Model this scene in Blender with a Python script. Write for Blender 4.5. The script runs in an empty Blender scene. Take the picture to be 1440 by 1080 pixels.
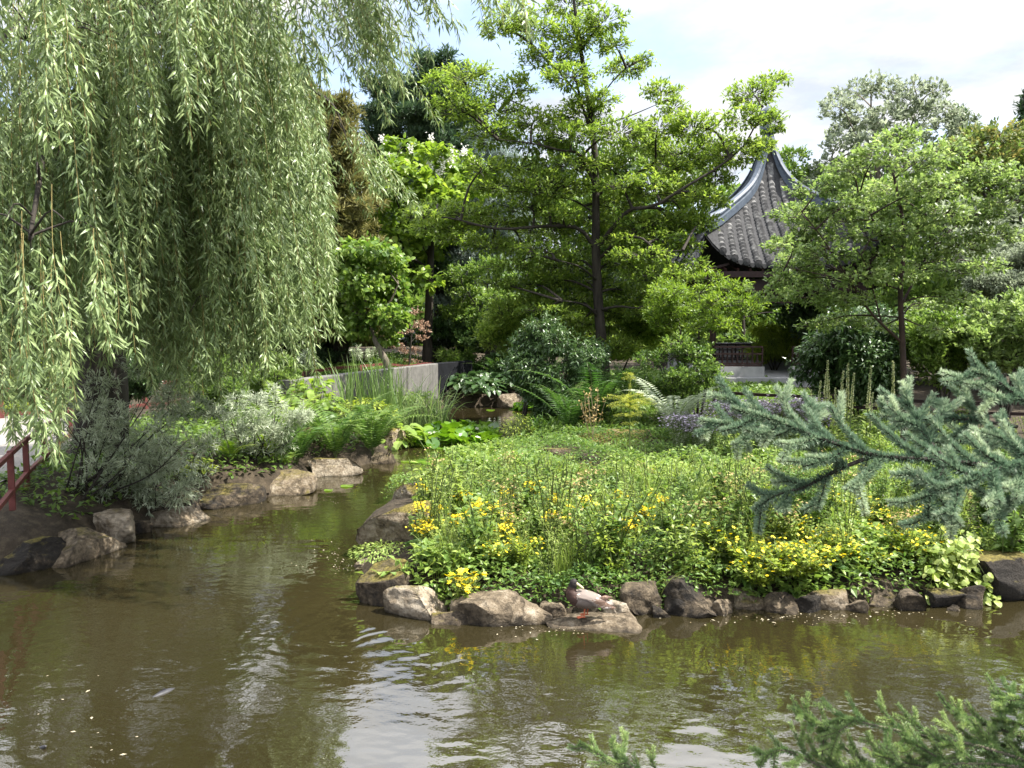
import bpy, math, random
import numpy as np
from mathutils import Vector, noise

rng = np.random.default_rng(11)
random.seed(5)
scene = bpy.context.scene
col = scene.collection
F, CAMZ, PITCH = 1082.0, 2.6, math.atan(75 / 1082.0)

# ------------------------------------------------------------------ helpers
def ray(px, py):
    a, b = (px - 720) / F, -(py - 540) / F
    c, s = math.cos(PITCH), math.sin(PITCH)
    return np.array([a, c + b * s, -s + b * c])

def at(px, py, Y):
    d = ray(px, py)
    p = d * (Y / d[1])
    return np.array([p[0], p[1], p[2] + CAMZ])

def grd(px, py, z=0.0):
    d = ray(px, py)
    t = (z - CAMZ) / d[2]
    return np.array([d[0] * t, d[1] * t, z])

def U(a, b, n=None):
    return rng.uniform(a, b, n)

def nrm(v):
    return v / (np.linalg.norm(v, axis=-1, keepdims=True) + 1e-9)

def rvec(n):
    return nrm(rng.normal(size=(n, 3)))

class Geo:
    def __init__(s):
        s.V, s.F, s.T, s.M, s.n = [], [], [], [], 0

    def add(s, V, Fc, tint=0.5, mi=0):
        V = np.asarray(V, np.float32).reshape(-1, 3)
        Fc = np.asarray(Fc, np.int32)
        if len(Fc) == 0:
            return
        s.V.append(V)
        s.F.append(Fc + s.n)
        s.n += len(V)
        s.T.append(np.broadcast_to(np.asarray(tint, np.float32), (len(Fc),)))
        s.M.append(np.full(len(Fc), mi, np.int32))

    def build(s, name, mats, parent=None, smooth=False):
        me = bpy.data.meshes.new(name)
        V = np.concatenate(s.V) if s.V else np.zeros((0, 3), np.float32)
        if parent is not None:
            r = parent
            while r.parent is not None:
                r = r.parent
            V = V - np.array(r.location, np.float32)
        loops = np.concatenate([f.ravel() for f in s.F])
        tot = np.concatenate([np.full(len(f), f.shape[1], np.int32) for f in s.F])
        start = np.concatenate([[0], np.cumsum(tot)[:-1]]).astype(np.int32)
        me.vertices.add(len(V))
        me.vertices.foreach_set('co', V.astype(np.float32).ravel())
        me.loops.add(len(loops))
        me.loops.foreach_set('vertex_index', loops)
        me.polygons.add(len(tot))
        me.polygons.foreach_set('loop_start', start)
        me.polygons.foreach_set('material_index', np.concatenate(s.M))
        if not isinstance(mats, (list, tuple)):
            mats = [mats]
        for m in mats:
            me.materials.append(m)
        me.update(calc_edges=True)
        me.polygons.foreach_set('use_smooth', np.full(len(tot), bool(smooth)))
        a = me.attributes.new('tint', 'FLOAT', 'FACE')
        a.data.foreach_set('value', np.concatenate(s.T).astype(np.float32))
        o = bpy.data.objects.new(name, me)
        col.objects.link(o)
        if parent is not None:
            o.parent = parent
        return o

def tag(o, label=None, cat=None, group=None, kind=None):
    if label: o['label'] = label
    if cat: o['category'] = cat
    if group: o['group'] = group
    if kind: o['kind'] = kind
    return o

def thing(name, label, cat, loc=(0, 0, 0), group=None):
    o = bpy.data.objects.new(name, None)
    o.empty_display_size = 0.1
    col.objects.link(o)
    o.location = Vector([float(v) for v in loc])
    return tag(o, label, cat, group)

def dup(root, loc, rz=0.0, sc=1.0, label=None, group=None):
    r = root.copy(); col.objects.link(r)
    r.location = Vector([float(v) for v in loc]); r.rotation_euler = (0, 0, rz)
    r.scale = (sc, sc, sc)
    if label: r['label'] = label
    if group: r['group'] = group
    for ch in list(root.children):
        c = ch.copy(); col.objects.link(c); c.parent = r
        for g in list(ch.children):
            d = g.copy(); col.objects.link(d); d.parent = c
    return r

# ---- leaf templates: length along y, width x, normal z
def leaf5(w, fold=0.06, droop=0.12, wp=0.42):
    v = np.array([[0, 0, 0], [w / 2, wp, fold], [0, 1, -droop], [0, .5, 0.0], [-w / 2, wp, fold]])
    return v, np.array([[0, 1, 2, 3], [0, 3, 2, 4]])

def leaf1(w, wp=0.45):
    v = np.array([[0, 0, 0], [w / 2, wp, 0.03], [0, 1, -0.06], [-w / 2, wp, 0.03]])
    return v, np.array([[0, 1, 2, 3]])

def leafbig(w, fold=.06, droop=.15):
    v = np.array([[0, 0, 0], [w * .36, .12, fold], [w * .5, .45, fold], [w * .3, .8, fold * .3 - droop * .5], [0, 1, -droop],
                  [-w * .3, .8, fold * .3 - droop * .5], [-w * .5, .45, fold], [-w * .36, .12, fold], [0, .45, 0]])
    return v, np.array([[0, 1, 2, 8], [8, 2, 3, 4], [8, 4, 5, 6], [0, 8, 6, 7]])

def leaves(g, tmpl, pos, axis, normal, size, tint, mi=0):
    tv, tf = tmpl
    n = len(pos)
    if n == 0:
        return
    y = nrm(axis)
    x = nrm(np.cross(y, normal))
    z = np.cross(x, y)
    size = np.broadcast_to(np.asarray(size, float), (n,))
    V = pos[:, None, :] + size[:, None, None] * (tv[None, :, 0:1] * x[:, None] + tv[None, :, 1:2] * y[:, None] + tv[None, :, 2:3] * z[:, None])
    k = len(tv)
    Fc = (tf[None] + (np.arange(n) * k)[:, None, None]).reshape(-1, tf.shape[1])
    t = np.repeat(np.broadcast_to(np.asarray(tint, float), (n,)), len(tf))
    g.add(V.reshape(-1, 3), Fc, np.clip(t, 0, 1), mi)

def sticks(g, A, B, r0, r1, tint=.5, mi=0):
    n = len(A)
    if n == 0:
        return
    d = nrm(B - A)
    u = nrm(np.cross(d, np.array([0.3, 0.2, 1.0]) + 0.001 * rng.normal(size=(n, 3))))
    w = np.cross(d, u)
    V = np.zeros((n, 6, 3))
    r0 = np.broadcast_to(np.asarray(r0, float), (n,))[:, None]
    r1 = np.broadcast_to(np.asarray(r1, float), (n,))[:, None]
    for k in range(3):
        a = 2 * math.pi * k / 3
        o = math.cos(a) * u + math.sin(a) * w
        V[:, k] = A + o * r0
        V[:, 3 + k] = B + o * r1
    f = np.array([[0, 1, 4, 3], [1, 2, 5, 4], [2, 0, 3, 5]])
    Fc = (f[None] + (np.arange(n) * 6)[:, None, None]).reshape(-1, 4)
    g.add(V.reshape(-1, 3), Fc, tint, mi)

def smooth_pts(P, n):
    P = np.asarray(P, float)
    if len(P) < 3:
        t = np.linspace(0, 1, n)[:, None]
        return P[0] * (1 - t) + P[-1] * t
    Q = np.vstack([2 * P[0] - P[1], P, 2 * P[-1] - P[-2]])
    out = []
    for s in np.linspace(0, len(P) - 1 - 1e-6, n):
        i = int(s); t = s - i
        a, b, c, d = Q[i], Q[i + 1], Q[i + 2], Q[i + 3]
        out.append(.5 * ((2 * b) + (c - a) * t + (2 * a - 5 * b + 4 * c - d) * t * t + (3 * b - a - 3 * c + d) * t ** 3))
    return np.array(out)

def tube(g, P, R, sides=7, tint=.5, mi=0, cap=True):
    P = np.asarray(P, float); n = len(P)
    R = np.broadcast_to(np.asarray(R, float), (n,))
    T = nrm(np.gradient(P, axis=0))
    u = np.cross(T[0], [0.13, 0.21, 0.97])
    if np.linalg.norm(u) < .05: u = np.cross(T[0], [1, 0, 0])
    u = u / np.linalg.norm(u)
    V = np.zeros((n, sides, 3)); ang = np.linspace(0, 2 * math.pi, sides, endpoint=False)
    for i in range(n):
        u = u - T[i] * np.dot(u, T[i]); u /= np.linalg.norm(u) + 1e-9
        w = np.cross(T[i], u)
        V[i] = P[i] + R[i] * (np.cos(ang)[:, None] * u + np.sin(ang)[:, None] * w)
    I = np.arange(n - 1)[:, None] * sides; J = np.arange(sides)[None]
    J2 = (J + 1) % sides
    Fc = np.stack([I + J, I + J2, I + sides + J2, I + sides + J], -1).reshape(-1, 4)
    g.add(V.reshape(-1, 3), Fc, tint, mi)
    if cap:
        for r_, rev in ((0, True), (n - 1, False)):
            c = np.vstack([V[r_], P[r_]])
            f = np.array([[k, (k + 1) % sides, sides] for k in range(sides)])
            g.add(c, f[:, ::-1] if rev else f, tint, mi)

def box(g, c, s, rz=0.0, tint=.5, mi=0, bev=0.0):
    c = np.asarray(c, float); hx, hy, hz = np.asarray(s, float) / 2
    b = min(bev, hx * .9, hy * .9, hz * .9)
    if b <= 0:
        v = np.array([[x, y, z] for z in (-hz, hz) for x, y in ((-hx, -hy), (hx, -hy), (hx, hy), (-hx, hy))])
        f = np.array([[0, 3, 2, 1], [4, 5, 6, 7], [0, 1, 5, 4], [1, 2, 6, 5], [2, 3, 7, 6], [3, 0, 4, 7]])
    else:
        rings = []
        for z, i in ((-hz, b), (-hz + b, 0), (hz - b, 0), (hz, b)):
            rings.append([[x, y, z] for x, y in ((-hx + i, -hy + i), (hx - i, -hy + i), (hx - i, hy - i), (-hx + i, hy - i))])
        v = np.array(rings).reshape(-1, 3)
        f = [[0, 3, 2, 1], [12, 13, 14, 15]]
        for r_ in range(3):
            for k in range(4):
                f.append([r_ * 4 + k, r_ * 4 + (k + 1) % 4, r_ * 4 + 4 + (k + 1) % 4, r_ * 4 + 4 + k])
        f = np.array(f)
    cs, sn = math.cos(rz), math.sin(rz)
    v = np.stack([v[:, 0] * cs - v[:, 1] * sn, v[:, 0] * sn + v[:, 1] * cs, v[:, 2]], -1) + c
    g.add(v, f, tint, mi)

def bar(g, A, B, w, h, tint=.5, mi=0):
    """rectangular bar between two points, w sideways and h upwards"""
    A = np.asarray(A, float); B = np.asarray(B, float)
    d = nrm(B - A); s = np.cross(d, [0, 0, 1.0])
    if np.linalg.norm(s) < .01: s = np.array([1.0, 0, 0])
    s = nrm(s); u = np.cross(s, d)
    v = []
    for p in (A, B):
        for a, b in ((-1, -1), (1, -1), (1, 1), (-1, 1)):
            v.append(p + s * a * w / 2 + u * b * h / 2)
    f = np.array([[0, 3, 2, 1], [4, 5, 6, 7], [0, 1, 5, 4], [1, 2, 6, 5], [2, 3, 7, 6], [3, 0, 4, 7]])
    g.add(np.array(v), f, tint, mi)

# ------------------------------------------------------------------ materials
def new_mat(name):
    m = bpy.data.materials.new(name); m.use_nodes = True
    nt = m.node_tree; nt.nodes.clear()
    out = nt.nodes.new('ShaderNodeOutputMaterial')
    return m, nt, out

def L(nt, a, b):
    nt.links.new(a, b)

def ramp(nt, stops):
    r = nt.nodes.new('ShaderNodeValToRGB')
    e = r.color_ramp.elements
    while len(e) < len(stops): e.new(0.5)
    for k, (p, c) in enumerate(stops):
        e[k].position = p; e[k].color = (c[0], c[1], c[2], 1)
    return r

def noise_n(nt, scale, detail=4, rough=.55, vec=None):
    n = nt.nodes.new('ShaderNodeTexNoise')
    n.inputs['Scale'].default_value = scale; n.inputs['Detail'].default_value = detail
    n.inputs['Roughness'].default_value = rough
    if vec is not None: L(nt, vec, n.inputs['Vector'])
    return n

def leaf_mat(name, c0, c1, c2, trans=.38, rough=.45, spec=.35, tv=1.7, hue=.494):
    m, nt, out = new_mat(name)
    at_ = nt.nodes.new('ShaderNodeAttribute'); at_.attribute_name = 'tint'
    r = ramp(nt, [(0, c0), (.5, c1), (1, c2)])
    L(nt, at_.outputs['Fac'], r.inputs['Fac'])
    p = nt.nodes.new('ShaderNodeBsdfPrincipled')
    p.inputs['Roughness'].default_value = rough
    p.inputs['Specular IOR Level'].default_value = spec
    L(nt, r.outputs['Color'], p.inputs['Base Color'])
    h = nt.nodes.new('ShaderNodeHueSaturation')
    h.inputs['Value'].default_value = tv; h.inputs['Saturation'].default_value = 1.08; h.inputs['Hue'].default_value = hue
    L(nt, r.outputs['Color'], h.inputs['Color'])
    t = nt.nodes.new('ShaderNodeBsdfTranslucent')
    L(nt, h.outputs['Color'], t.inputs['Color'])
    mx = nt.nodes.new('ShaderNodeMixShader'); mx.inputs['Fac'].default_value = trans
    L(nt, p.outputs[0], mx.inputs[1]); L(nt, t.outputs[0], mx.inputs[2])
    L(nt, mx.outputs[0], out.inputs['Surface'])
    return m

def rough_mat(name, stops, scale=6, bump=.4, bscale=None, rough=.85, stretch=(1, 1, 1), spec=.3, dist=.02):
    m, nt, out = new_mat(name)
    tc = nt.nodes.new('ShaderNodeTexCoord')
    mp = nt.nodes.new('ShaderNodeMapping'); mp.inputs['Scale'].default_value = stretch
    L(nt, tc.outputs['Object'], mp.inputs['Vector'])
    n = noise_n(nt, scale, 8, .65, mp.outputs[0])
    r = ramp(nt, stops); L(nt, n.outputs['Fac'], r.inputs['Fac'])
    p = nt.nodes.new('ShaderNodeBsdfPrincipled'); p.inputs['Roughness'].default_value = rough
    p.inputs['Specular IOR Level'].default_value = spec
    L(nt, r.outputs['Color'], p.inputs['Base Color'])
    n2 = noise_n(nt, bscale or scale * 3, 8, .7, mp.outputs[0])
    b = nt.nodes.new('ShaderNodeBump'); b.inputs['Strength'].default_value = bump; b.inputs['Distance'].default_value = dist
    L(nt, n2.outputs['Fac'], b.inputs['Height']); L(nt, b.outputs[0], p.inputs['Normal'])
    L(nt, p.outputs[0], out.inputs['Surface'])
    return m

M = {}
M['bark'] = rough_mat('dark_bark', [(.3, (.015, .012, .01)), (.7, (.05, .042, .034))], 9, .8, 22, .9, (1, 1, .18))
M['barkgrey'] = rough_mat('grey_brown_bark', [(.3, (.07, .06, .045)), (.7, (.2, .17, .13))], 9, .8, 22, .9, (1, 1, .18))
M['barkred'] = rough_mat('peeling_red_bark', [(.3, (.02, .013, .011)), (.7, (.06, .036, .029))], 14, .8, 22, .8, (1, 1, .4))
M['twig'] = rough_mat('yellow_twig', [(.3, (.12, .1, .035)), (.7, (.24, .19, .07))], 8, .2)
M['stem'] = rough_mat('green_stem', [(.3, (.06, .09, .03)), (.7, (.13, .16, .05))], 8, .2)
M['deadstem'] = rough_mat('dry_stem', [(.3, (.12, .09, .05)), (.7, (.3, .24, .15))], 8, .2)
M['soil'] = rough_mat('leaf_litter_soil', [(.25, (.018, .014, .009)), (.5, (.045, .034, .022)), (.75, (.1, .078, .05))], 9, .9, 30, .95, dist=.04)
M['gravel'] = rough_mat('gravel_path', [(.3, (.13, .12, .11)), (.5, (.2, .187, .17)), (.75, (.3, .28, .26))], 40, .6, 90, .95, dist=.01)
M['redpaint'] = rough_mat('red_painted_wood', [(.3, (.085, .024, .021)), (.7, (.16, .048, .042))], 8, .2, 20, .6)
M['darkred'] = rough_mat('dark_red_lacquer', [(.3, (.016, .007, .007)), (.7, (.032, .012, .011))], 6, .15, 20, .5)
M['white'] = rough_mat('white_render', [(.3, (.2, .2, .205)), (.7, (.33, .33, .33))], 3, .15, 20, .9)
M['ridge'] = rough_mat('blue_grey_ridge_tile', [(.3, (.04, .054, .075)), (.7, (.085, .105, .135))], 5, .2, 20, .55)
M['tile'] = rough_mat('grey_roof_tile', [(.25, (.022, .022, .024)), (.5, (.07, .069, .07)), (.72, (.28, .275, .265))], 4, .4, 30, .8)
M['tiledark'] = rough_mat('dark_tile_gap', [(.3, (.02, .02, .022)), (.7, (.05, .05, .052))], 9, .4, 30, .85)

G = lambda r, g, b: (r, g, b)
M['willow'] = leaf_mat('willow_leaf', G(.07, .115, .035), G(.165, .23, .085), G(.35, .43, .19), .3, .42, .45, 1.5)
M['main'] = leaf_mat('oblong_leaf', G(.08, .135, .022), G(.15, .225, .042), G(.25, .325, .065), .46, .45, .3, 1.7)
M['maple'] = leaf_mat('maple_leaf', G(.08, .13, .035), G(.155, .225, .065), G(.26, .33, .12), .44, .42, .4, 1.7)
M['catalpa'] = leaf_mat('bright_broad_leaf', G(.08, .14, .02), G(.16, .25, .035), G(.27, .36, .06), .4, .4, .35, 1.6)
M['ball'] = leaf_mat('fresh_broad_leaf', G(.07, .14, .025), G(.15, .24, .04), G(.26, .35, .08), .4, .38, .45, 1.6)
M['dark'] = leaf_mat('dark_evergreen_leaf', G(.02, .048, .015), G(.045, .09, .027), G(.1, .16, .055), .26, .35, .5)
M['conifer'] = leaf_mat('dark_conifer_needle', G(.025, .05, .025), G(.05, .095, .042), G(.1, .15, .065), .2, .5, .3)
M['tawny'] = leaf_mat('tawny_conifer_spray', G(.07, .075, .022), G(.15, .15, .05), G(.27, .25, .1), .3, .55, .2, 1.5)
M['silvertree'] = leaf_mat('silver_grey_leaf', G(.09, .115, .065), G(.19, .225, .145), G(.33, .37, .27), .36, .5, .3)
M['cedar'] = leaf_mat('blue_cedar_needle', G(.1, .14, .12), G(.2, .25, .22), G(.36, .42, .38), .15, .55, .25)
M['mid'] = leaf_mat('mid_green_leaf', G(.05, .1, .02), G(.11, .18, .035), G(.2, .28, .07), .4, .42, .35)
M['yellowgreen'] = leaf_mat('yellow_green_leaf', G(.1, .15, .02), G(.19, .26, .03), G(.32, .38, .06), .4, .45, .3, 1.5)
M['bronze'] = leaf_mat('bronze_maple_leaf', G(.14, .08, .055), G(.3, .19, .13), G(.5, .36, .27), .35, .5, .25, 1.4, .5)
M['autumn'] = leaf_mat('turning_leaf', G(.07, .11, .03), G(.14, .19, .05), G(.3, .26, .09), .35, .5, .25, 1.4)
M['silver'] = leaf_mat('silver_shrub_leaf', G(.19, .23, .14), G(.34, .39, .26), G(.5, .54, .41), .34, .5, .3, 1.4)
M['fern'] = leaf_mat('fern_pinna', G(.03, .075, .015), G(.07, .14, .025), G(.15, .23, .05), .38, .45, .3)
M['brightfern'] = leaf_mat('bright_fern', G(.08, .15, .02), G(.16, .26, .03), G(.28, .36, .06), .4, .4, .35)
M['iris'] = leaf_mat('iris_blade', G(.06, .11, .03), G(.13, .2, .06), G(.27, .34, .14), .35, .4, .4)
M['lily'] = leaf_mat('lily_pad', G(.05, .12, .015), G(.1, .2, .02), G(.19, .3, .04), .32, .22, .6, 1.7)
M['herb'] = leaf_mat('herb_leaf', G(.085, .14, .025), G(.19, .26, .05), G(.35, .4, .12), .36, .45, .35)
M['cover'] = leaf_mat('ground_cover_leaf', G(.06, .125, .025), G(.15, .23, .045), G(.3, .37, .1), .36, .42, .35)
M['hosta'] = leaf_mat('plantain_leaf', G(.06, .13, .035), G(.13, .21, .07), G(.24, .32, .13), .3, .35, .5)
M['fir'] = leaf_mat('fir_needle', G(.05, .095, .06), G(.17, .25, .16), G(.46, .53, .36), .25, .45, .35, 1.5)
M['spruce'] = leaf_mat('spruce_needle', G(.05, .1, .04), G(.14, .22, .08), G(.33, .42, .16), .25, .45, .35, 1.5)
M['sapling'] = leaf_mat('young_fir_needle', G(.22, .26, .04), G(.36, .4, .06), G(.52, .52, .12), .35, .45, .3, 1.3)
M['yellow'] = leaf_mat('yellow_petal', G(.62, .42, .01), G(.8, .62, .02), G(.85, .75, .12), .25, .5, .2, 1.2, .5)
M['buff'] = leaf_mat('faded_buff_flower', G(.22, .15, .06), G(.36, .26, .11), G(.5, .4, .2), .25, .6, .2, 1.2, .5)
M['purple'] = leaf_mat('lavender_flower', G(.2, .16, .23), G(.34, .29, .37), G(.5, .45, .52), .25, .6, .2, 1.2, .5)
M['cream'] = leaf_mat('cream_flower', G(.4, .42, .2), G(.55, .56, .3), G(.75, .75, .5), .25, .6, .2, 1.2, .5)
M['whiteflower'] = leaf_mat('white_flower', G(.6, .58, .52), G(.75, .73, .68), G(.85, .83, .8), .25, .6, .2, 1.1, .5)
M['debris'] = leaf_mat('fallen_petal', G(.14, .11, .06), G(.27, .23, .15), G(.5, .46, .37), .1, .6, .2, 1.1, .5)

def rock_material():
    m, nt, out = new_mat('mossy_sandstone')
    geo = nt.nodes.new('ShaderNodeNewGeometry'); oi = nt.nodes.new('ShaderNodeObjectInfo')
    n1 = noise_n(nt, 2.6, 8, .7, geo.outputs['Position'])
    n2 = noise_n(nt, 13, 8, .72, geo.outputs['Position'])
    add = nt.nodes.new('ShaderNodeMath'); add.operation = 'MULTIPLY_ADD'
    L(nt, n1.outputs['Fac'], add.inputs[0]); add.inputs[1].default_value = .55
    mu = nt.nodes.new('ShaderNodeMath'); mu.operation = 'MULTIPLY_ADD'
    L(nt, oi.outputs['Random'], mu.inputs[0]); mu.inputs[1].default_value = .26; mu.inputs[2].default_value = -.13
    mu2 = nt.nodes.new('ShaderNodeMath'); mu2.operation = 'MULTIPLY_ADD'
    L(nt, n2.outputs['Fac'], mu2.inputs[0]); mu2.inputs[1].default_value = .5; L(nt, mu.outputs[0], mu2.inputs[2])
    tn = nt.nodes.new('ShaderNodeAttribute'); tn.attribute_type = 'OBJECT'; tn.attribute_name = 'tone'
    ta = nt.nodes.new('ShaderNodeMath'); ta.operation = 'ADD'; L(nt, mu2.outputs[0], ta.inputs[0]); L(nt, tn.outputs['Fac'], ta.inputs[1])
    L(nt, ta.outputs[0], add.inputs[2])
    r = ramp(nt, [(.36, (.022, .018, .014)), (.46, (.075, .057, .037)), (.56, (.19, .148, .098)), (.7, (.42, .36, .275))])
    L(nt, add.outputs[0], r.inputs['Fac'])
    # moss where the stone faces up
    sx = nt.nodes.new('ShaderNodeSeparateXYZ'); L(nt, geo.outputs['Normal'], sx.inputs[0])
    n3 = noise_n(nt, 5, 6, .6, geo.outputs['Position'])
    ma = nt.nodes.new('ShaderNodeMath'); ma.operation = 'ADD'
    L(nt, sx.outputs['Z'], ma.inputs[0]); L(nt, n3.outputs['Fac'], ma.inputs[1])
    mo = nt.nodes.new('ShaderNodeMath'); mo.operation = 'MULTIPLY_ADD'
    L(nt, oi.outputs['Color'], mo.inputs[0]) if False else None
    at_ = nt.nodes.new('ShaderNodeAttribute'); at_.attribute_type = 'OBJECT'; at_.attribute_name = 'moss'
    mm = nt.nodes.new('ShaderNodeMath'); mm.operation = 'ADD'
    L(nt, ma.outputs[0], mm.inputs[0]); L(nt, at_.outputs['Fac'], mm.inputs[1])
    rm = ramp(nt, [(.0, (0, 0, 0)), (1, (1, 1, 1))])
    mr = nt.nodes.new('ShaderNodeMapRange'); mr.inputs[1].default_value = 1.3; mr.inputs[2].default_value = 1.6
    L(nt, mm.outputs[0], mr.inputs[0])
    n4 = noise_n(nt, 40, 4, .7, geo.outputs['Position'])
    rmoss = ramp(nt, [(.3, (.05, .045, .012)), (.5, (.14, .115, .025)), (.72, (.26, .21, .06))])
    L(nt, n4.outputs['Fac'], rmoss.inputs['Fac'])
    mix = nt.nodes.new('ShaderNodeMix'); mix.data_type = 'RGBA'
    L(nt, mr.outputs[0], mix.inputs[0]); L(nt, r.outputs['Color'], mix.inputs[6]); L(nt, rmoss.outputs['Color'], mix.inputs[7])
    # wet stone just above the waterline
    sp = nt.nodes.new('ShaderNodeSeparateXYZ'); L(nt, geo.outputs['Position'], sp.inputs[0])
    wz = nt.nodes.new('ShaderNodeMath'); wz.operation = 'MULTIPLY_ADD'
    L(nt, n3.outputs['Fac'], wz.inputs[0]); wz.inputs[1].default_value = -.08; L(nt, sp.outputs['Z'], wz.inputs[2])
    wr = nt.nodes.new('ShaderNodeMapRange'); wr.inputs[1].default_value = -.045; wr.inputs[2].default_value = -.01
    wr.inputs[3].default_value = .32; wr.inputs[4].default_value = 1
    L(nt, wz.outputs[0], wr.inputs[0])
    wm = nt.nodes.new('ShaderNodeMix'); wm.data_type = 'RGBA'; wm.blend_type = 'MULTIPLY'; wm.inputs[0].default_value = 1
    L(nt, mix.outputs[2], wm.inputs[6]); L(nt, wr.outputs[0], wm.inputs[7])
    p = nt.nodes.new('ShaderNodeBsdfPrincipled'); p.inputs['Roughness'].default_value = .85
    p.inputs['Specular IOR Level'].default_value = .3
    L(nt, wm.outputs[2], p.inputs['Base Color'])
    n5 = noise_n(nt, 22, 10, .72, geo.outputs['Position'])
    vo = nt.nodes.new('ShaderNodeTexVoronoi'); vo.feature = 'DISTANCE_TO_EDGE'; vo.inputs['Scale'].default_value = 3.2
    vw = nt.nodes.new('ShaderNodeVectorMath'); vw.operation = 'MULTIPLY_ADD'; L(nt, n1.outputs['Color'], vw.inputs[0]); vw.inputs[1].default_value = (.5, .5, .5); L(nt, geo.outputs['Position'], vw.inputs[2])
    L(nt, vw.outputs[0], vo.inputs['Vector'])
    vm = nt.nodes.new('ShaderNodeMapRange'); vm.inputs[1].default_value = 0; vm.inputs[2].default_value = .035; L(nt, vo.outputs['Distance'], vm.inputs[0])
    hs = nt.nodes.new('ShaderNodeMath'); hs.operation = 'MULTIPLY_ADD'; L(nt, vm.outputs[0], hs.inputs[0]); hs.inputs[1].default_value = .35; L(nt, n5.outputs['Fac'], hs.inputs[2])
    b = nt.nodes.new('ShaderNodeBump'); b.inputs['Strength'].default_value = 1; b.inputs['Distance'].default_value = .06
    L(nt, hs.outputs[0], b.inputs['Height']); L(nt, b.outputs[0], p.inputs['Normal'])
    L(nt, p.outputs[0], out.inputs['Surface'])
    return m
M['rock'] = rock_material()

def water_material():
    m, nt, out = new_mat('murky_pond_water')
    geo = nt.nodes.new('ShaderNodeNewGeometry')
    p = nt.nodes.new('ShaderNodeBsdfPrincipled')
    n0 = noise_n(nt, .35, 3, .5, geo.outputs['Position'])
    r = ramp(nt, [(.3, (.0155, .0128, .0052)), (.7, (.023, .0185, .0078))])
    L(nt, n0.outputs['Fac'], r.inputs['Fac']); L(nt, r.outputs['Color'], p.inputs['Base Color'])
    p.inputs['Roughness'].default_value = .012
    p.inputs['IOR'].default_value = 2.8
    mp = nt.nodes.new('ShaderNodeMapping'); mp.inputs['Scale'].default_value = (1, 1.5, 1); mp.inputs['Rotation'].default_value = (0, 0, .35)
    L(nt, geo.outputs['Position'], mp.inputs['Vector'])
    a = noise_n(nt, 2.2, 2, .5, mp.outputs[0]); b_ = noise_n(nt, 7, 3, .55, mp.outputs[0])
    # calm and ruffled patches
    cm = noise_n(nt, .5, 2, .5, geo.outputs['Position'])
    cr = nt.nodes.new('ShaderNodeMapRange'); cr.inputs[1].default_value = .4; cr.inputs[2].default_value = .62; cr.inputs[3].default_value = .06; cr.inputs[4].default_value = .5
    L(nt, cm.outputs['Fac'], cr.inputs[0])
    mu = nt.nodes.new('ShaderNodeMath'); mu.operation = 'MULTIPLY'; L(nt, b_.outputs['Fac'], mu.inputs[0]); L(nt, cr.outputs[0], mu.inputs[1])
    su = nt.nodes.new('ShaderNodeMath'); su.operation = 'ADD'; L(nt, a.outputs['Fac'], su.inputs[0]); L(nt, mu.outputs[0], su.inputs[1])
    # rings spreading from the rocks at the island's tip
    def rings(cx, cy, k, fall, amp, prev):
        vd = nt.nodes.new('ShaderNodeVectorMath'); vd.operation = 'DISTANCE'
        L(nt, geo.outputs['Position'], vd.inputs[0]); vd.inputs[1].default_value = (cx, cy, 0)
        nz = noise_n(nt, 1.3, 2, .5, geo.outputs['Position'])
        w = nt.nodes.new('ShaderNodeMath'); w.operation = 'MULTIPLY_ADD'; L(nt, nz.outputs['Fac'], w.inputs[0]); w.inputs[1].default_value = .7
        L(nt, vd.outputs['Value'], w.inputs[2])
        q = nt.nodes.new('ShaderNodeMath'); q.operation = 'MULTIPLY'; L(nt, w.outputs[0], q.inputs[0]); q.inputs[1].default_value = k
        s = nt.nodes.new('ShaderNodeMath'); s.operation = 'SINE'; L(nt, q.outputs[0], s.inputs[0])
        f = nt.nodes.new('ShaderNodeMapRange'); f.inputs[1].default_value = .25; f.inputs[2].default_value = fall; f.inputs[3].default_value = amp; f.inputs[4].default_value = 0
        L(nt, vd.outputs['Value'], f.inputs[0])
        t = nt.nodes.new('ShaderNodeMath'); t.operation = 'MULTIPLY_ADD'; L(nt, s.outputs[0], t.inputs[0]); L(nt, f.outputs[0], t.inputs[1]); L(nt, prev, t.inputs[2])
        return t.outputs[0]
    c1 = grd(470, 905)
    h = rings(c1[0] + .15, c1[1] + .35, 34, 1.5, .1, su.outputs[0])
    bp = nt.nodes.new('ShaderNodeBump'); bp.inputs['Strength'].default_value = 1; bp.inputs['Distance'].default_value = .0085
    L(nt, h, bp.inputs['Height']); L(nt, bp.outputs[0], p.inputs['Normal'])
    L(nt, p.outputs[0], out.inputs['Surface'])
    return m
M['water'] = water_material()

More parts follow.
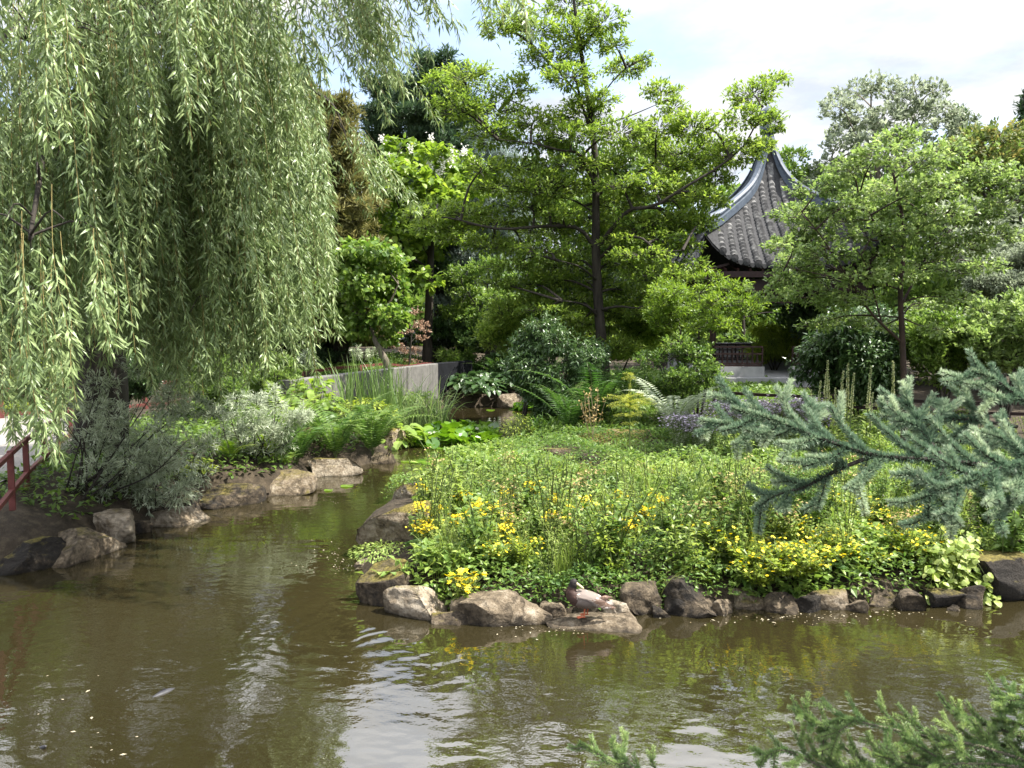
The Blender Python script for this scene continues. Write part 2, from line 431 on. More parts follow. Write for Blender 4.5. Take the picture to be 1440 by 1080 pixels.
def concrete(name, c0, c1, c2, streak):
    m, nt, out = new_mat(name)
    geo = nt.nodes.new('ShaderNodeNewGeometry')
    n1 = noise_n(nt, 3, 8, .7, geo.outputs['Position'])
    mp = nt.nodes.new('ShaderNodeMapping'); mp.inputs['Scale'].default_value = (3.2, 3.2, .12)
    L(nt, geo.outputs['Position'], mp.inputs['Vector'])
    n2 = noise_n(nt, 2.2, 4, .6, mp.outputs[0])
    r1 = ramp(nt, [(.3, c0), (.7, c1)]); L(nt, n1.outputs['Fac'], r1.inputs['Fac'])
    mr = nt.nodes.new('ShaderNodeMapRange'); mr.inputs[1].default_value = streak; mr.inputs[2].default_value = streak + .12
    L(nt, n2.outputs['Fac'], mr.inputs[0])
    mix = nt.nodes.new('ShaderNodeMix'); mix.data_type = 'RGBA'; L(nt, mr.outputs[0], mix.inputs[0])
    L(nt, r1.outputs['Color'], mix.inputs[6]); mix.inputs[7].default_value = (*c2, 1)
    p = nt.nodes.new('ShaderNodeBsdfPrincipled'); p.inputs['Roughness'].default_value = .95; p.inputs['Specular IOR Level'].default_value = .1
    L(nt, mix.outputs[2], p.inputs['Base Color'])
    b = nt.nodes.new('ShaderNodeBump'); b.inputs['Strength'].default_value = .3; b.inputs['Distance'].default_value = .02
    n5 = noise_n(nt, 25, 8, .7, geo.outputs['Position'])
    L(nt, n5.outputs['Fac'], b.inputs['Height']); L(nt, b.outputs[0], p.inputs['Normal'])
    L(nt, p.outputs[0], out.inputs['Surface'])
    return m
M['conc'] = concrete('pale_concrete', (.1, .097, .09), (.18, .174, .162), (.06, .058, .054), .56)
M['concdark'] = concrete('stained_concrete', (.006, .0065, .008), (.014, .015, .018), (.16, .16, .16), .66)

# ------------------------------------------------------------------ terrain and water
W = []   # pond outline, anticlockwise from the near shore
for p in [(-9, 2.3), (-4, 2.2), (0, 2.3), (5, 2.2), (11, 2.4), (11.5, 5.5), (9, 7.2), (6.5, 7.3)]:
    W.append(p)
for p in [(1440, 842), (1300, 846), (1160, 852), (1000, 856), (900, 862), (800, 864), (700, 862), (620, 856), (496, 842),
          (505, 815), (500, 780), (508, 735), (560, 690), (640, 660), (700, 645), (715, 620), (740, 600), (775, 586), (780, 577),
          (700, 572), (625, 573), (590, 590), (556, 615), (545, 640), (530, 650), (490, 660), (440, 668), (425, 690), (350, 703), (272, 714),
          (215, 742), (130, 772), (60, 800), (0, 806)]:
    q = grd(*p); W.append((q[0], q[1]))
W += [(-6.3, 7.2), (-7.6, 5.2), (-9.5, 3.5)]
W = np.array(W)

def shore(x, y):
    """signed distance to the pond outline: positive on land"""
    x = np.asarray(x, float); y = np.asarray(y, float)
    d = np.full(x.shape, 1e9); ins = np.zeros(x.shape, bool)
    for i in range(len(W)):
        a, b = W[i], W[(i + 1) % len(W)]
        e = b - a
        t = np.clip(((x - a[0]) * e[0] + (y - a[1]) * e[1]) / (e @ e), 0, 1)
        d = np.minimum(d, np.hypot(x - a[0] - t * e[0], y - a[1] - t * e[1]))
        c = ((a[1] > y) != (b[1] > y)) & (x < (b[0] - a[0]) * (y - a[1]) / (b[1] - a[1] + 1e-12) + a[0])
        ins ^= c
    return np.where(ins, -d, d)

def gz(x, y):
    x = np.asarray(x, float); y = np.asarray(y, float)
    s = shore(x, y)
    left = 1 / (1 + np.exp((x + 2.6 + .02 * y) * 1.6))
    far = 1 / (1 + np.exp(-(y - 25) * .5))
    near = 1 / (1 + np.exp((y - 2.4) * 3))
    h = .33 + .42 * left + .55 * far * (.5 + left) + .72 * near + .25 * np.clip((y - 12) / 8, 0, 1) * (1 - left)
    land = .10 + (h - .10) * (1 - np.exp(-np.maximum(s, 0) / .55))
    z = np.where(s > 0, land * np.clip(s / .12, 0, 1) - .05, np.maximum(-.05 + s * .8, -.6))
    return z + .03 * np.sin(x * 1.7 + y) * np.cos(y * 1.3) * (s > .3)

def gz1(x, y):
    return float(gz(np.array([x]), np.array([y]))[0])

def on(px, py, dz=0.0):
    """point of the ground under a pixel"""
    d = ray(px, py); t = 3.0
    for _ in range(700):
        p = d * t
        if p[2] + CAMZ < max(gz1(p[0], p[1]), 0): break
        t += .05
    return np.array([p[0], p[1], gz1(p[0], p[1]) + dz])

xs = np.concatenate([np.linspace(-400, -30, 14), np.linspace(-28, -10, 26), np.arange(-9.7, 10, .2), np.linspace(10.3, 28, 26), np.linspace(30, 400, 14)])
ys = np.concatenate([np.linspace(-300, -10, 10), np.linspace(-8, 1.2, 10), np.arange(1.4, 28, .2), np.linspace(28.5, 60, 26), np.linspace(64, 600, 16)])
XX, YY = np.meshgrid(xs, ys)
ZZ = gz(XX, YY)
g = Geo()
nx, ny = len(xs), len(ys)
I, J = np.meshgrid(np.arange(ny - 1), np.arange(nx - 1), indexing='ij')
base = I * nx + J
g.add(np.stack([XX, YY, ZZ], -1).reshape(-1, 3), np.stack([base, base + 1, base + nx + 1, base + nx], -1).reshape(-1, 4))
tag(g.build('ground', M['soil'], smooth=True), kind='structure')
g = Geo()
g.add([[-14, 1, 0], [14, 1, 0], [14, 30, 0], [-14, 30, 0]], [[0, 1, 2, 3]])
tag(g.build('water', M['water']), kind='structure')
# gravel path on the left bank
g = Geo()
pc = smooth_pts([(-6.9, 2.5, 0), (-7.6, 8, 0), (-8.7, 12.5, 0), (-11, 16, 0), (-16, 19, 0)], 40)
tn = nrm(np.gradient(pc, axis=0)); sd = np.stack([tn[:, 1], -tn[:, 0], np.zeros(len(pc))], -1)
Vp = []
for k in np.linspace(-1, 1, 7):
    q = pc + sd * k * 1.35; q[:, 2] = gz(q[:, 0], q[:, 1]) + .03; Vp.append(q)
Vp = np.stack(Vp, 1)
I, J = np.meshgrid(np.arange(39), np.arange(6), indexing='ij'); b0 = I * 7 + J
g.add(Vp.reshape(-1, 3), np.stack([b0, b0 + 1, b0 + 8, b0 + 7], -1).reshape(-1, 4))
tag(g.build('path', M['gravel'], smooth=True), kind='structure')

# ------------------------------------------------------------------ rocks
def rock(px, py, wpx, hpx, label, Y=None, deep=.8, moss=0.0, cuts=9, seed=0, cat='rock', tilt=0.0, flat=False, group=None):
    p = grd(px, py) if Y is None else at(px, py, Y)
    m = p[1] / F
    w, h = wpx * m * 1.15, hpx * m * .9
    d = w * deep
    R = random.Random(seed * 77 + int(px) * 3 + int(py))
    bpyV = []
    nu, nv = 60, 42
    V = []
    for i in range(nv + 1):
        th = math.pi * i / nv
        for j in range(nu):
            ph = 2 * math.pi * j / nu
            V.append((math.sin(th) * math.cos(ph), math.sin(th) * math.sin(ph), math.cos(th)))
    V = np.array(V)
    # superellipsoid, then chopped by random planes: a quarried block
    V = np.sign(V) * np.abs(V) ** .42
    for k in range(cuts):
        n = np.array([R.gauss(0, 1), R.gauss(0, 1), R.gauss(0, .75)]); n /= np.linalg.norm(n)
        lim = R.uniform(.45, .85)
        o = V @ n - lim
        V = V - np.maximum(o, 0)[:, None] * n
    V[:, 2] += V[:, 0] * tilt
    mx = np.abs(V).max(0)
    V = V / mx
    hz = h * .5
    sc = np.array([w / 2, d / 2, hz + .12])
    off = R.uniform(0, 50)
    Q = V * sc
    out = []
    for v in Q:
        a = Vector((v[0] + off, v[1], v[2]))
        nn = noise.fractal(a * (2.2 / max(w, .3)), 1.0, 2.0, 5) * .03 * w + (noise.ridged_multi_fractal(a * 5, .9, 2.1, 5, 1.0, 2.0) - 1.0) * .022 + noise.fractal(a * 17, .7, 2.0, 4) * .012
        out.append(nn)
    Q = Q + nrm(V) * np.array(out)[:, None] * np.array([1, 1, .55])
    Q = Q + np.array([p[0], p[1] + d * .42, (p[2] + hz - .12)])
    g = Geo()
    Fc = []
    for i in range(nv):
        for j in range(nu):
            Fc.append([i * nu + j, (i + 1) * nu + j, (i + 1) * nu + (j + 1) % nu, i * nu + (j + 1) % nu])
    g.add(Q, Fc)
    o = g.build('rock', M['rock'], smooth=True)
    o['moss'] = float(moss)
    o['tone'] = float(.1 if label.startswith(('pale', 'long pale', 'flat pale', 'tan', 'upright tan', 'grey layered', 'small pale')) else (-.07 if any(k in label for k in ('dark', 'wet', 'shaded', 'far ')) else 0.0))  # darker stones
    return tag(o, label, cat, group)

rock(527, 852, 88, 58, 'squarish grey boulder at the tip of the island with a dark water-side face', seed=1, moss=.1)
rock(585, 872, 92, 44, 'low humped boulder in the water below the broad-leaved rosette plant', seed=2, deep=.7, moss=0)
rock(632, 882, 50, 22, 'small wet stone under the yellow monkey flower clump', seed=3)
rock(702, 884, 135, 42, 'long pale sloping slab at the water edge between monkey flower and duck', seed=4, deep=.55, tilt=.25, moss=-.3)
rock(708, 846, 66, 42, 'dark brown boulder shaded by plants behind the long pale slab', seed=5, moss=.05)
rock(832, 858, 74, 54, 'tan boulder standing right behind the duck', seed=6, moss=-.1, deep=.7)
rock(826, 890, 142, 14, 'flat pale stone slab at the water line that the duck stands on', seed=7, deep=.5, moss=-.5)
rock(906, 866, 58, 44, 'dark jagged stone just beyond the duck tail', seed=8, moss=-.2)
rock(870, 872, 50, 22, 'small grey stone between the duck slab and the jagged stone', seed=18, moss=-.4)
rock(984, 868, 80, 50, 'dark block with a pale dry top on the island shore', seed=9, moss=-.25, cuts=4)
rock(935, 868, 34, 14, 'little pebble-like stone at the waterline beside the dark block', seed=19, moss=-.4)
rock(1060, 862, 84, 26, 'dark low stone under the yellow creeping mat', seed=10, moss=0)
rock(1180, 856, 74, 26, 'grey stone peeping from under the hanging yellow flowers', seed=11)
rock(1250, 856, 84, 28, 'dark stone below the trailing pale climber', seed=12)
rock(1330, 854, 80, 24, 'shaded stone beneath the climber tip in the water', seed=13)
rock(1432, 852, 120, 66, 'big moss-topped dark boulder at the end of the island shore', seed=14, moss=.15)
for (px, py, w_, h_) in [(660, 868, 40, 24), (775, 872, 36, 20), (1022, 866, 34, 22), (1105, 864, 44, 26), (1140, 862, 40, 22), (1210, 862, 40, 26), (1290, 860, 44, 28), (1372, 858, 48, 34), (1345, 862, 26, 12), (950, 866, 30, 24)]:
    rock(px, py, w_, h_, 'small dark wet filler stone along the island waterline', seed=50 + px % 9, moss=-.4, group='small wet stones along the island waterline')
rock(556, 785, 104, 84, 'large moss-covered boulder with a bleached base in the narrow channel', seed=15, deep=.9, moss=.3, cuts=5)
rock(540, 800, 100, 26, 'pale low ledge at the foot of the large mossy boulder', seed=16, moss=-.5)
rock(582, 722, 58, 42, 'small yellow-mossed rock behind the large mossy boulder', seed=17, moss=.4)
rock(775, 655, 86, 32, 'mossy dark-fronted rock in the middle of the island', Y=13.4, seed=21, moss=.12)
rock(745, 668, 84, 26, 'rusty brown flat rock on the channel side of the island', Y=13, seed=22, moss=-.1)
rock(880, 645, 116, 44, 'long ochre-mossed boulder behind the young fir', Y=14.8, seed=23, moss=.12)
rock(728, 612, 52, 16, 'small pale rock beside the lily pads', seed=24, moss=-.4)
rock(385, 698, 88, 30, 'brown boulder with a pale end on the left bank, last before the channel', seed=25, moss=-.05)
rock(303, 716, 92, 28, 'flat-topped brown boulder next along the left bank under the small fern', seed=26, moss=-.05)
rock(345, 704, 60, 14, 'thin stone ledge between the two brown boulders', seed=27, moss=-.3)
rock(243, 722, 64, 26, 'shaded hollowed boulder behind the grey shale slab', seed=28)
rock(222, 744, 100, 24, 'grey layered shale slab slanting into the pond', seed=29, deep=.6, tilt=.2, moss=-.5)
rock(148, 768, 66, 50, 'upright tan stone lit by the sun on the left bank', seed=30, moss=-.2)
rock(78, 796, 124, 52, 'large dark boulder under the leggy silver shrub', seed=31, moss=0)
rock(12, 808, 90, 44, 'dark stone at the very edge of the left bank', seed=32)
rock(185, 752, 40, 16, 'small stone between tan stone and shale slab', seed=33, moss=-.3)
rock(464, 672, 72, 27, 'moss and lichen patched boulder under the tall ferns', seed=34, moss=.22)
rock(528, 652, 44, 18, 'small dark stone by the lily bed', seed=35)
rock(548, 632, 40, 30, 'round green mossy stone beside the lily leaves', seed=36, moss=.4, cuts=3)
rock(418, 640, 52, 40, 'grey stone half hidden among the ferns', Y=14.5, seed=37)
rock(415, 590, 54, 44, 'tan stone high on the bank near the wall end', Y=16.2, seed=38)
rock(683, 562, 70, 30, 'flat brown rock at the far end of the pond by the stained wall', seed=39, moss=-.1)
rock(745, 568, 70, 26, 'dark rock behind the far lily leaves', seed=40)

# ------------------------------------------------------------------ retaining wall, fences
def wall_section(g, A, B, z0, z1, th):
    A = np.array([*A, 0.]); B = np.array([*B, 0.])
    d = nrm(B - A); s = np.array([d[1], -d[0], 0])
    n = 24
    V = []
    for k in range(n + 1):
        p = A + (B - A) * k / n
        for off, z in ((0, z0), (0, z1 - .02), (-.02, z1), (-th + .02, z1), (-th, z1 - .02), (-th, z0)):
            V.append(p + s * off + [0, 0, z])
    Fc = []
    for k in range(n):
        for j in range(5):
            Fc.append([k * 6 + j, k * 6 + 6 + j, k * 6 + 7 + j, k * 6 + 1 + j])
    V = np.array(V)
    g.add(V, Fc)
    for k in (0, n):
        f = np.arange(6) + k * 6
        g.add(V[f], [[0, 1, 2, 5], [2, 3, 4, 5]] if k == 0 else [[5, 2, 1, 0], [5, 4, 3, 2]])
a0 = at(408, 535, 17.0); a1 = at(616, 511.5, 25.9); a2 = at(664, 507, 28.4)
wl = thing('retaining_wall', 'pale concrete retaining wall running back to the far end of the pond', 'wall', (a0[0], a0[1], 0))
g = Geo(); wall_section(g, a0[:2], a1[:2], -.5, 1.5, .3); g.build('wall_face', M['conc'], wl)
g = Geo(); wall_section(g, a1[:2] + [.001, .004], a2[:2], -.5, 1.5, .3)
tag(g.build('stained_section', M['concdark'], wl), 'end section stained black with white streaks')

def fence(name_label, pts, zt, zl, post_gap=1.5, w=.07, mat='redpaint', zabs=None, group=None):
    gz1 = (lambda x, y: zabs) if zabs is not None else globals()['gz1']
    pts = [np.asarray(p, float) for p in pts]
    t = thing('fence', name_label, 'fence', (pts[0][0], pts[0][1], gz1(pts[0][0], pts[0][1])), group)
    for h, nm in ((zt, 'top_rail'), (zl, 'bottom_rail')):
        g = Geo()
        for a, b in zip(pts[:-1], pts[1:]):
            n = 4
            for k in range(n):
                p = a + (b - a) * k / n; q = a + (b - a) * (k + 1) / n
                bar(g, [p[0], p[1], gz1(p[0], p[1]) + h], [q[0], q[1], gz1(q[0], q[1]) + h], w * .9, w)
        g.build(nm, M[mat], t)
    for a, b in zip(pts[:-1], pts[1:]):
        n = max(1, int(round(np.hypot(*(b - a)) / post_gap)))
        for k in range(n + (1 if b is pts[-1] else 0)):
            p = a + (b - a) * k / n
            z = gz1(p[0], p[1])
            g = Geo(); box(g, [p[0], p[1], z + zt * .5 - .05], [w * 1.25, w * 1.25, zt + .18], math.atan2(b[1] - a[1], b[0] - a[0]), bev=.008)
            g.build('post', M[mat], t)
    return t
fence('low red two-rail fence on the near side of the gravel path', [(-5.1, 7.45), (-6.15, 9.65), (-7.74, 13.4)], .5, .08, w=.05, zabs=.72)
fence('low red two-rail fence across the far side of the gravel path', [(-14, 14.6), (-10.8, 16.2), (-9.3, 17.3), (-8.3, 19.5)], .62, .1)
q1, q2, q3 = at(428, 525, 23), at(575, 510, 26.5), at(660, 510, 31)
fence('low red fence above the concrete wall beneath the round-headed tree', [q1[:2], q2[:2], q3[:2]], .42, .1, 1.1, .08)
q1, q2, q3 = at(1130, 556, 17.6), at(1300, 558, 17.0), at(1470, 566, 16.2)
fence('dark red low fence behind the flower spikes on the island', [at(1005, 556, 18.5)[:2], q1[:2], q2[:2], q3[:2]], .62, .4, 1.7, .07, 'darkred')

# ------------------------------------------------------------------ vegetation builders
def pad(gl, gb, c, r, tmpl, lsize, cov=1.5, per=9, up=.35, droop=.0, tint0=.5, tvar=.22, outb=.6, stick=.006, nup=1.0, flat=.9):
    """foliage pad: twigs fill an ellipsoid, leaves sit along their outer ends"""
    c = np.asarray(c, float); r = np.asarray(r, float)
    lw = tmpl[0][:, 0].max() - tmpl[0][:, 0].min()
    area = math.pi * r[0] * r[2]
    n = max(4, int(2.1 * cov * area / (lsize * lsize * lw * .36) / per))
    u = rvec(n) * (U(.35, 1, n) ** .5)[:, None]
    e = c + u * r
    s = c + u * r * U(.2, .55, n)[:, None] - np.array([0, 0, .25]) * r[2]
    sticks(gb, s, e, stick, stick * .4)
    f = np.tile(np.linspace(.45, 1.02, per), n) + rng.normal(0, .06, n * per)
    S = np.repeat(s, per, 0); E = np.repeat(e, per, 0)
    pos = S + (E - S) * f[:, None] + rng.normal(0, lsize * .25, (n * per, 3))
    d = nrm(E - S)
    ax = d * outb + rvec(n * per) * .75 + np.array([0, 0, up - droop])
    nm = rvec(n * per) * .65 + np.array([0, 0, nup])
    t = tint0 + np.repeat(rng.normal(0, tvar * .6, n), per) + rng.normal(0, tvar, n * per)
    leaves(gl, tmpl, pos, ax, nm, lsize * U(.7, 1.2, n * per), t)

def limb(gb, P, r0, r1, n=14, sides=7, wob=0.0):
    P = smooth_pts(P, n)
    if wob: P[1:-1] += rng.normal(0, wob, (n - 2, 3))
    tube(gb, P, np.linspace(r0, r1, n) ** 1.0, sides)
    return P

def connect(gb, samples, c, r0, r1):
    """branch from the nearest lower limb point to a pad centre"""
    S = np.asarray(samples)
    dd = np.linalg.norm(S - c, axis=1) + 1.2 * np.maximum(S[:, 2] - c[2] + .1, 0)
    a = S[int(np.argmin(dd))]
    m = (a + c) / 2 + np.array([0, 0, .08 * np.linalg.norm(c - a)]) + rng.normal(0, .05, 3)
    limb(gb, [a, m, c], r0, r1, 7, 5)

def tree(name, label, cat, trunk, limbs, pads, Y, leafmat, barkmat, tmpl, lsize, cov, r_tr, group=None, ydep=1.5, rydep=1.0, cr=.03, tint=.5, wide=1.0, thin=1.0, **kw):
    """trunk/limbs: pixel points (px,py[,dY]); pads: (px,py,rx,ry[,dY]) in pixels"""
    P3 = lambda p: at(p[0], p[1], Y + (p[2] if len(p) > 2 else 0))
    T = [P3(p) for p in trunk]
    b = T[0]; zb = gz1(b[0], b[1]) - .1
    T = [np.array([b[0], b[1], zb])] + [t for t in T if t[2] > zb + .2]
    root = thing(name, label, cat, (b[0], b[1], zb + .1), group)
    gb, gl = Geo(), Geo()
    n = 24
    TP = smooth_pts(T, n)
    rr = r_tr * (1 - .8 * np.linspace(0, 1, n) ** 1.1)
    rr[0] *= 1.5; rr[1] *= 1.15
    tube(gb, TP, rr, 10)
    samples = list(TP[n // 3:])
    for lm in limbs:
        pts = [P3(p) for p in lm[1:]]
        L_ = limb(gb, pts, lm[0] * r_tr * .72, lm[0] * r_tr * .16, 14, 7)
        samples += list(L_[3:])
    for pd in pads:
        dY = pd[4] if len(pd) > 4 else U(-ydep, ydep)
        c = at(pd[0], pd[1], Y + dY); m = (Y + dY) / F
        connect(gb, samples, c, cr, cr * .3)
        pad(gl, gb, c, (pd[2] * m * wide, pd[2] * m * rydep * wide, pd[3] * m * thin), tmpl, lsize, cov, tint0=tint + rng.normal(0, .07), **kw)
    gb.build('trunk', M[barkmat], root, smooth=True)
    gl.build('crown', M[leafmat], root)
    return root

def crown_pads(cx, cy, rx, ry, n, pw, ph):
    out = []
    k = 0
    while len(out) < n:
        a, rr_ = U(0, 2 * math.pi), U(0, 1) ** .45
        out.append((cx + rx * rr_ * math.cos(a), cy + ry * rr_ * math.sin(a), pw * U(.7, 1.25), ph * U(.7, 1.25)))
    return out

def bush(name, label, cat, px, py, rx, ry, Y, leafmat, tmpl, lsize, cov=1.6, n=14, group=None, barkmat='bark', pw=None, ph=None, depth=1.0, tint=.5, stems=5, **kw):
    """shrub standing on the ground: pads in a dome, stems to its base"""
    c = at(px, py, Y); m = Y / F
    zb = gz1(c[0], c[1])
    root = thing(name, label, cat, (c[0], c[1], zb), group)
    gb, gl = Geo(), Geo()
    pw = pw or rx * .42; ph = ph or ry * .36
    base = np.array([c[0], c[1], zb - .05])
    samples = []
    for k in range(stems):
        e = c + np.array([U(-.5, .5) * rx * m, U(-.4, .4) * rx * m * depth, U(-.2, .5) * ry * m])
        Ls = limb(gb, [base + rng.normal(0, .04, 3) * [1, 1, 0], (base + e) / 2 + rng.normal(0, .06, 3), e], .02 + .01 * rx * m, .008, 8, 5)
        samples += list(Ls[2:])
    for k in range(n):
        u = rvec(1)[0]
        u = u * U(.45, .95) ** .6
        pc_ = c + u * np.array([rx * m - pw * m * .6, (rx * m - pw * m * .6) * depth, ry * m - ph * m * .5])
        pc_[2] = max(pc_[2], gz1(pc_[0], pc_[1]) + ph * m * .4)
        connect(gb, samples, pc_, .01, .004)
        pad(gl, gb, pc_, (pw * m * U(.8, 1.2), pw * m * U(.8, 1.2) * depth, ph * m * U(.8, 1.2)), tmpl, lsize, cov, tint0=tint + rng.normal(0, .08), **kw)
    gb.build('stems', M[barkmat], root, smooth=True)
    gl.build('foliage', M[leafmat], root)
    return root

T_obl = leaf5(.42); T_mid = leaf5(.5); T_big = leafbig(.85); T_lance = leaf5(.16, .03, .1, .4); T_far = leaf1(.55); T_farb = leaf1(.8)
T_wil = leaf5(.18, .03, .16, .4); T_need = leaf1(.14); T_needw = leaf1(.22); T_lin = leaf1(.09)

# ---- the tall tree in the middle
main_trunk = [(852, 580), (850, 530), (846, 480), (841, 420), (838, 350), (838, 290), (836, 210), (826, 130), (815, 60), (806, -5)]
main_limbs = [
    (.5, (838, 352), (815, 322, -.2), (770, 318, -.4), (700, 322, -.5), (640, 308, -.5), (600, 304, -.5)),
    (.55, (839, 350), (862, 320, -.3), (885, 295, -.6), (920, 290, -.9), (960, 265, -1), (1010, 235, -1), (1050, 200, -1), (1072, 150, -1)),
    (.4, (845, 362), (870, 338, -.6), (900, 334, -1.2), (925, 352, -1.5), (960, 352, -1.6)),
    (.4, (838, 275), (880, 252, .6), (930, 226, 1), (980, 208, 1.2)),
    (.4, (837, 262), (815, 218, -.3), (790, 212, -.6), (750, 202, -.8), (700, 196, -.8)),
    (.35, (832, 190), (815, 140), (790, 105), (755, 70), (735, 40)),
    (.25, (829, 165), (850, 130, .2), (870, 105, .3), (890, 90, .3)),
    (.25, (829, 180), (880, 165, .8), (935, 142, 1)),
    (.3, (831, 190), (770, 165, 1), (720, 142, 1.2), (655, 118, 1.2)),
    (.35, (843, 436), (870, 431, -.6), (900, 433, -1), (945, 425, -1.3)),
    (.3, (843, 446), (820, 428, -.5), (785, 422, -.9)),
    (.3, (840, 395), (815, 375, -.8), (780, 365, -1.2)),
    (.28, (838, 300), (800, 280, .8), (740, 275, 1.2)),
]
main_pads = [(722, 22, 40, 15), (700, 40, 28, 16), (752, 42, 44, 20), (800, 6, 42, 20), (850, 28, 34, 22), (812, 48, 34, 28), (775, 82, 48, 24), (800, 108, 40, 22), (862, 60, 26, 20),
    (880, 96, 36, 17), (905, 84, 20, 10), (930, 128, 30, 17), (946, 150, 22, 16), (818, 158, 42, 26), (838, 140, 34, 16), (868, 185, 46, 26), (800, 190, 40, 24), (720, 122, 36, 20), (700, 155, 40, 22), (655, 108, 42, 22), (612, 112, 20, 14),
    (640, 150, 48, 26), (690, 190, 44, 24), (752, 168, 40, 22), (755, 200, 40, 18), (925, 178, 38, 22), (975, 178, 36, 30), (1058, 132, 38, 24), (1088, 112, 24, 13), (1085, 170, 22, 24), (1045, 165, 30, 22),
    (1036, 215, 46, 26), (960, 215, 52, 28), (905, 200, 36, 22), (800, 232, 52, 20), (845, 235, 40, 22, .9), (768, 262, 58, 28), (706, 262, 50, 20), (660, 300, 46, 18), (622, 294, 40, 18), (590, 302, 30, 16), (700, 312, 46, 17),
    (765, 318, 56, 24), (740, 290, 44, 20), (866, 285, 44, 22, .9), (918, 262, 50, 28), (965, 268, 44, 28), (1005, 250, 32, 20), (960, 312, 36, 18), (900, 318, 50, 24), (930, 338, 44, 22), (872, 372, 50, 20, .9), (795, 372, 52, 26), (735, 345, 44, 18),
    (925, 385, 52, 22), (945, 384, 36, 18), (800, 420, 50, 18), (890, 415, 44, 20), (840, 330, 40, 20, 1.2), (770, 395, 40, 18), (1000, 225, 34, 20), (1070, 205, 22, 18)]
main_low = [(985, 312, 28, 20, -.5), (965, 345, 24, 14, -.6), (1002, 285, 24, 14, -.3), (975, 372, 26, 12, -.6), (690, 345, 46, 14), (650, 335, 40, 12), (720, 372, 44, 14), (760, 352, 44, 14), (820, 395, 44, 14, 1.0), (850, 405, 40, 12, 1.2), (905, 358, 44, 14), (940, 310, 44, 16), (935, 345, 36, 13), (985, 275, 28, 14), (950, 325, 26, 12), (880, 445, 44, 12), (925, 440, 46, 12), (965, 420, 40, 12), (770, 435, 44, 12),
    (815, 455, 40, 11, .9), (740, 400, 44, 14), (700, 398, 36, 12), (870, 260, 40, 16), (800, 262, 46, 16), (730, 232, 40, 16), (680, 235, 38, 16), (940, 235, 40, 16), (864, 220, 34, 14, .8), (790, 300, 40, 14), (830, 310, 36, 14, 1.0), (880, 340, 40, 14), (1010, 200, 30, 16), (960, 300, 36, 14), (610, 320, 36, 12), (640, 320, 36, 12)]
tree('broadleaf_tree', 'tall airy tree with a dark trunk and tiered light green foliage mid-garden', 'tree',
     main_trunk, main_limbs, main_pads + main_low, 20, 'main', 'bark', T_obl, .135, 1.38, .165, ydep=1.5, rydep=1.0, wide=1.12, thin=.74, up=.12, nup=1.5, tvar=.22, stick=.008, cr=.04)

# ---- small maple on the right
mp_trunk = [(1272, 580), (1269, 480), (1266, 410), (1270, 360), (1268, 300), (1255, 240), (1247, 210)]
mp_limbs = [(.6, (1266, 480), (1225, 440, -.3), (1195, 395, -.5), (1160, 340, -.7), (1128, 298, -.8)),
    (.6, (1268, 428), (1285, 395, .2), (1310, 350, .4), (1345, 318, .5), (1395, 292, .6)),
    (.45, (1266, 360), (1240, 330, -.3), (1222, 298, -.4), (1208, 275, -.4)),
    (.4, (1310, 350, .4), (1306, 320, .2), (1296, 290, 0)),
    (.35, (1240, 455, -.2), (1218, 375, -.6), (1200, 345, -.8)),
    (.3, (1195, 395, -.5), (1150, 385, -.9), (1105, 375, -1)),
    (.3, (1268, 330), (1300, 305, .6), (1340, 260, .9))]
mp_pads = [(1116, 300, 34, 18), (1126, 340, 36, 18), (1118, 378, 38, 18), (1135, 410, 40, 20), (1150, 262, 42, 20), (1170, 306, 46, 22), (1160, 356, 46, 22), (1190, 238, 40, 20),
    (1222, 272, 42, 22), (1238, 215, 44, 20), (1268, 192, 38, 17), (1290, 228, 46, 22), (1330, 212, 42, 20), (1345, 256, 46, 22), (1392, 240, 44, 20), (1418, 280, 40, 20), (1372, 300, 44, 20),
    (1322, 300, 44, 20), (1272, 322, 46, 22), (1228, 328, 42, 20), (1208, 386, 42, 20), (1262, 388, 40, 18), (1302, 366, 42, 20), (1356, 345, 44, 20), (1172, 425, 40, 18), (1306, 262, 42, 20), (1262, 262, 42, 20),
    (1105, 345, 30, 15), (1400, 330, 40, 18), (1190, 290, 40, 20), (1240, 360, 36, 18), (1080, 410, 36, 16), (1440, 250, 36, 18), (1130, 300, 36, 18), (1128, 322, 28, 15), (1120, 372, 30, 14), (1125, 360, 36, 16), (1150, 335, 36, 16), (1120, 395, 36, 14), (1160, 395, 36, 14), (1105, 392, 26, 12), (1200, 420, 36, 14), (1230, 300, 36, 16), (1300, 330, 36, 16), (1340, 380, 36, 14), (1260, 290, 34, 16), (1190, 446, 34, 14), (1228, 458, 28, 11), (1305, 428, 36, 14), (1345, 418, 34, 14), (1150, 455, 32, 13), (1325, 464, 32, 12), (1385, 372, 36, 15)]
tree('maple_tree', 'small spreading maple with a slim reddish trunk beside the pavilion', 'tree', mp_trunk, mp_limbs, mp_pads, 14, 'maple', 'barkred',
     leaf5(.62, .05, .15), .085, 1.15, .064, ydep=1.3, wide=1.08, thin=.85, up=.1, droop=.1, nup=1.0, stick=.005, cr=.018)

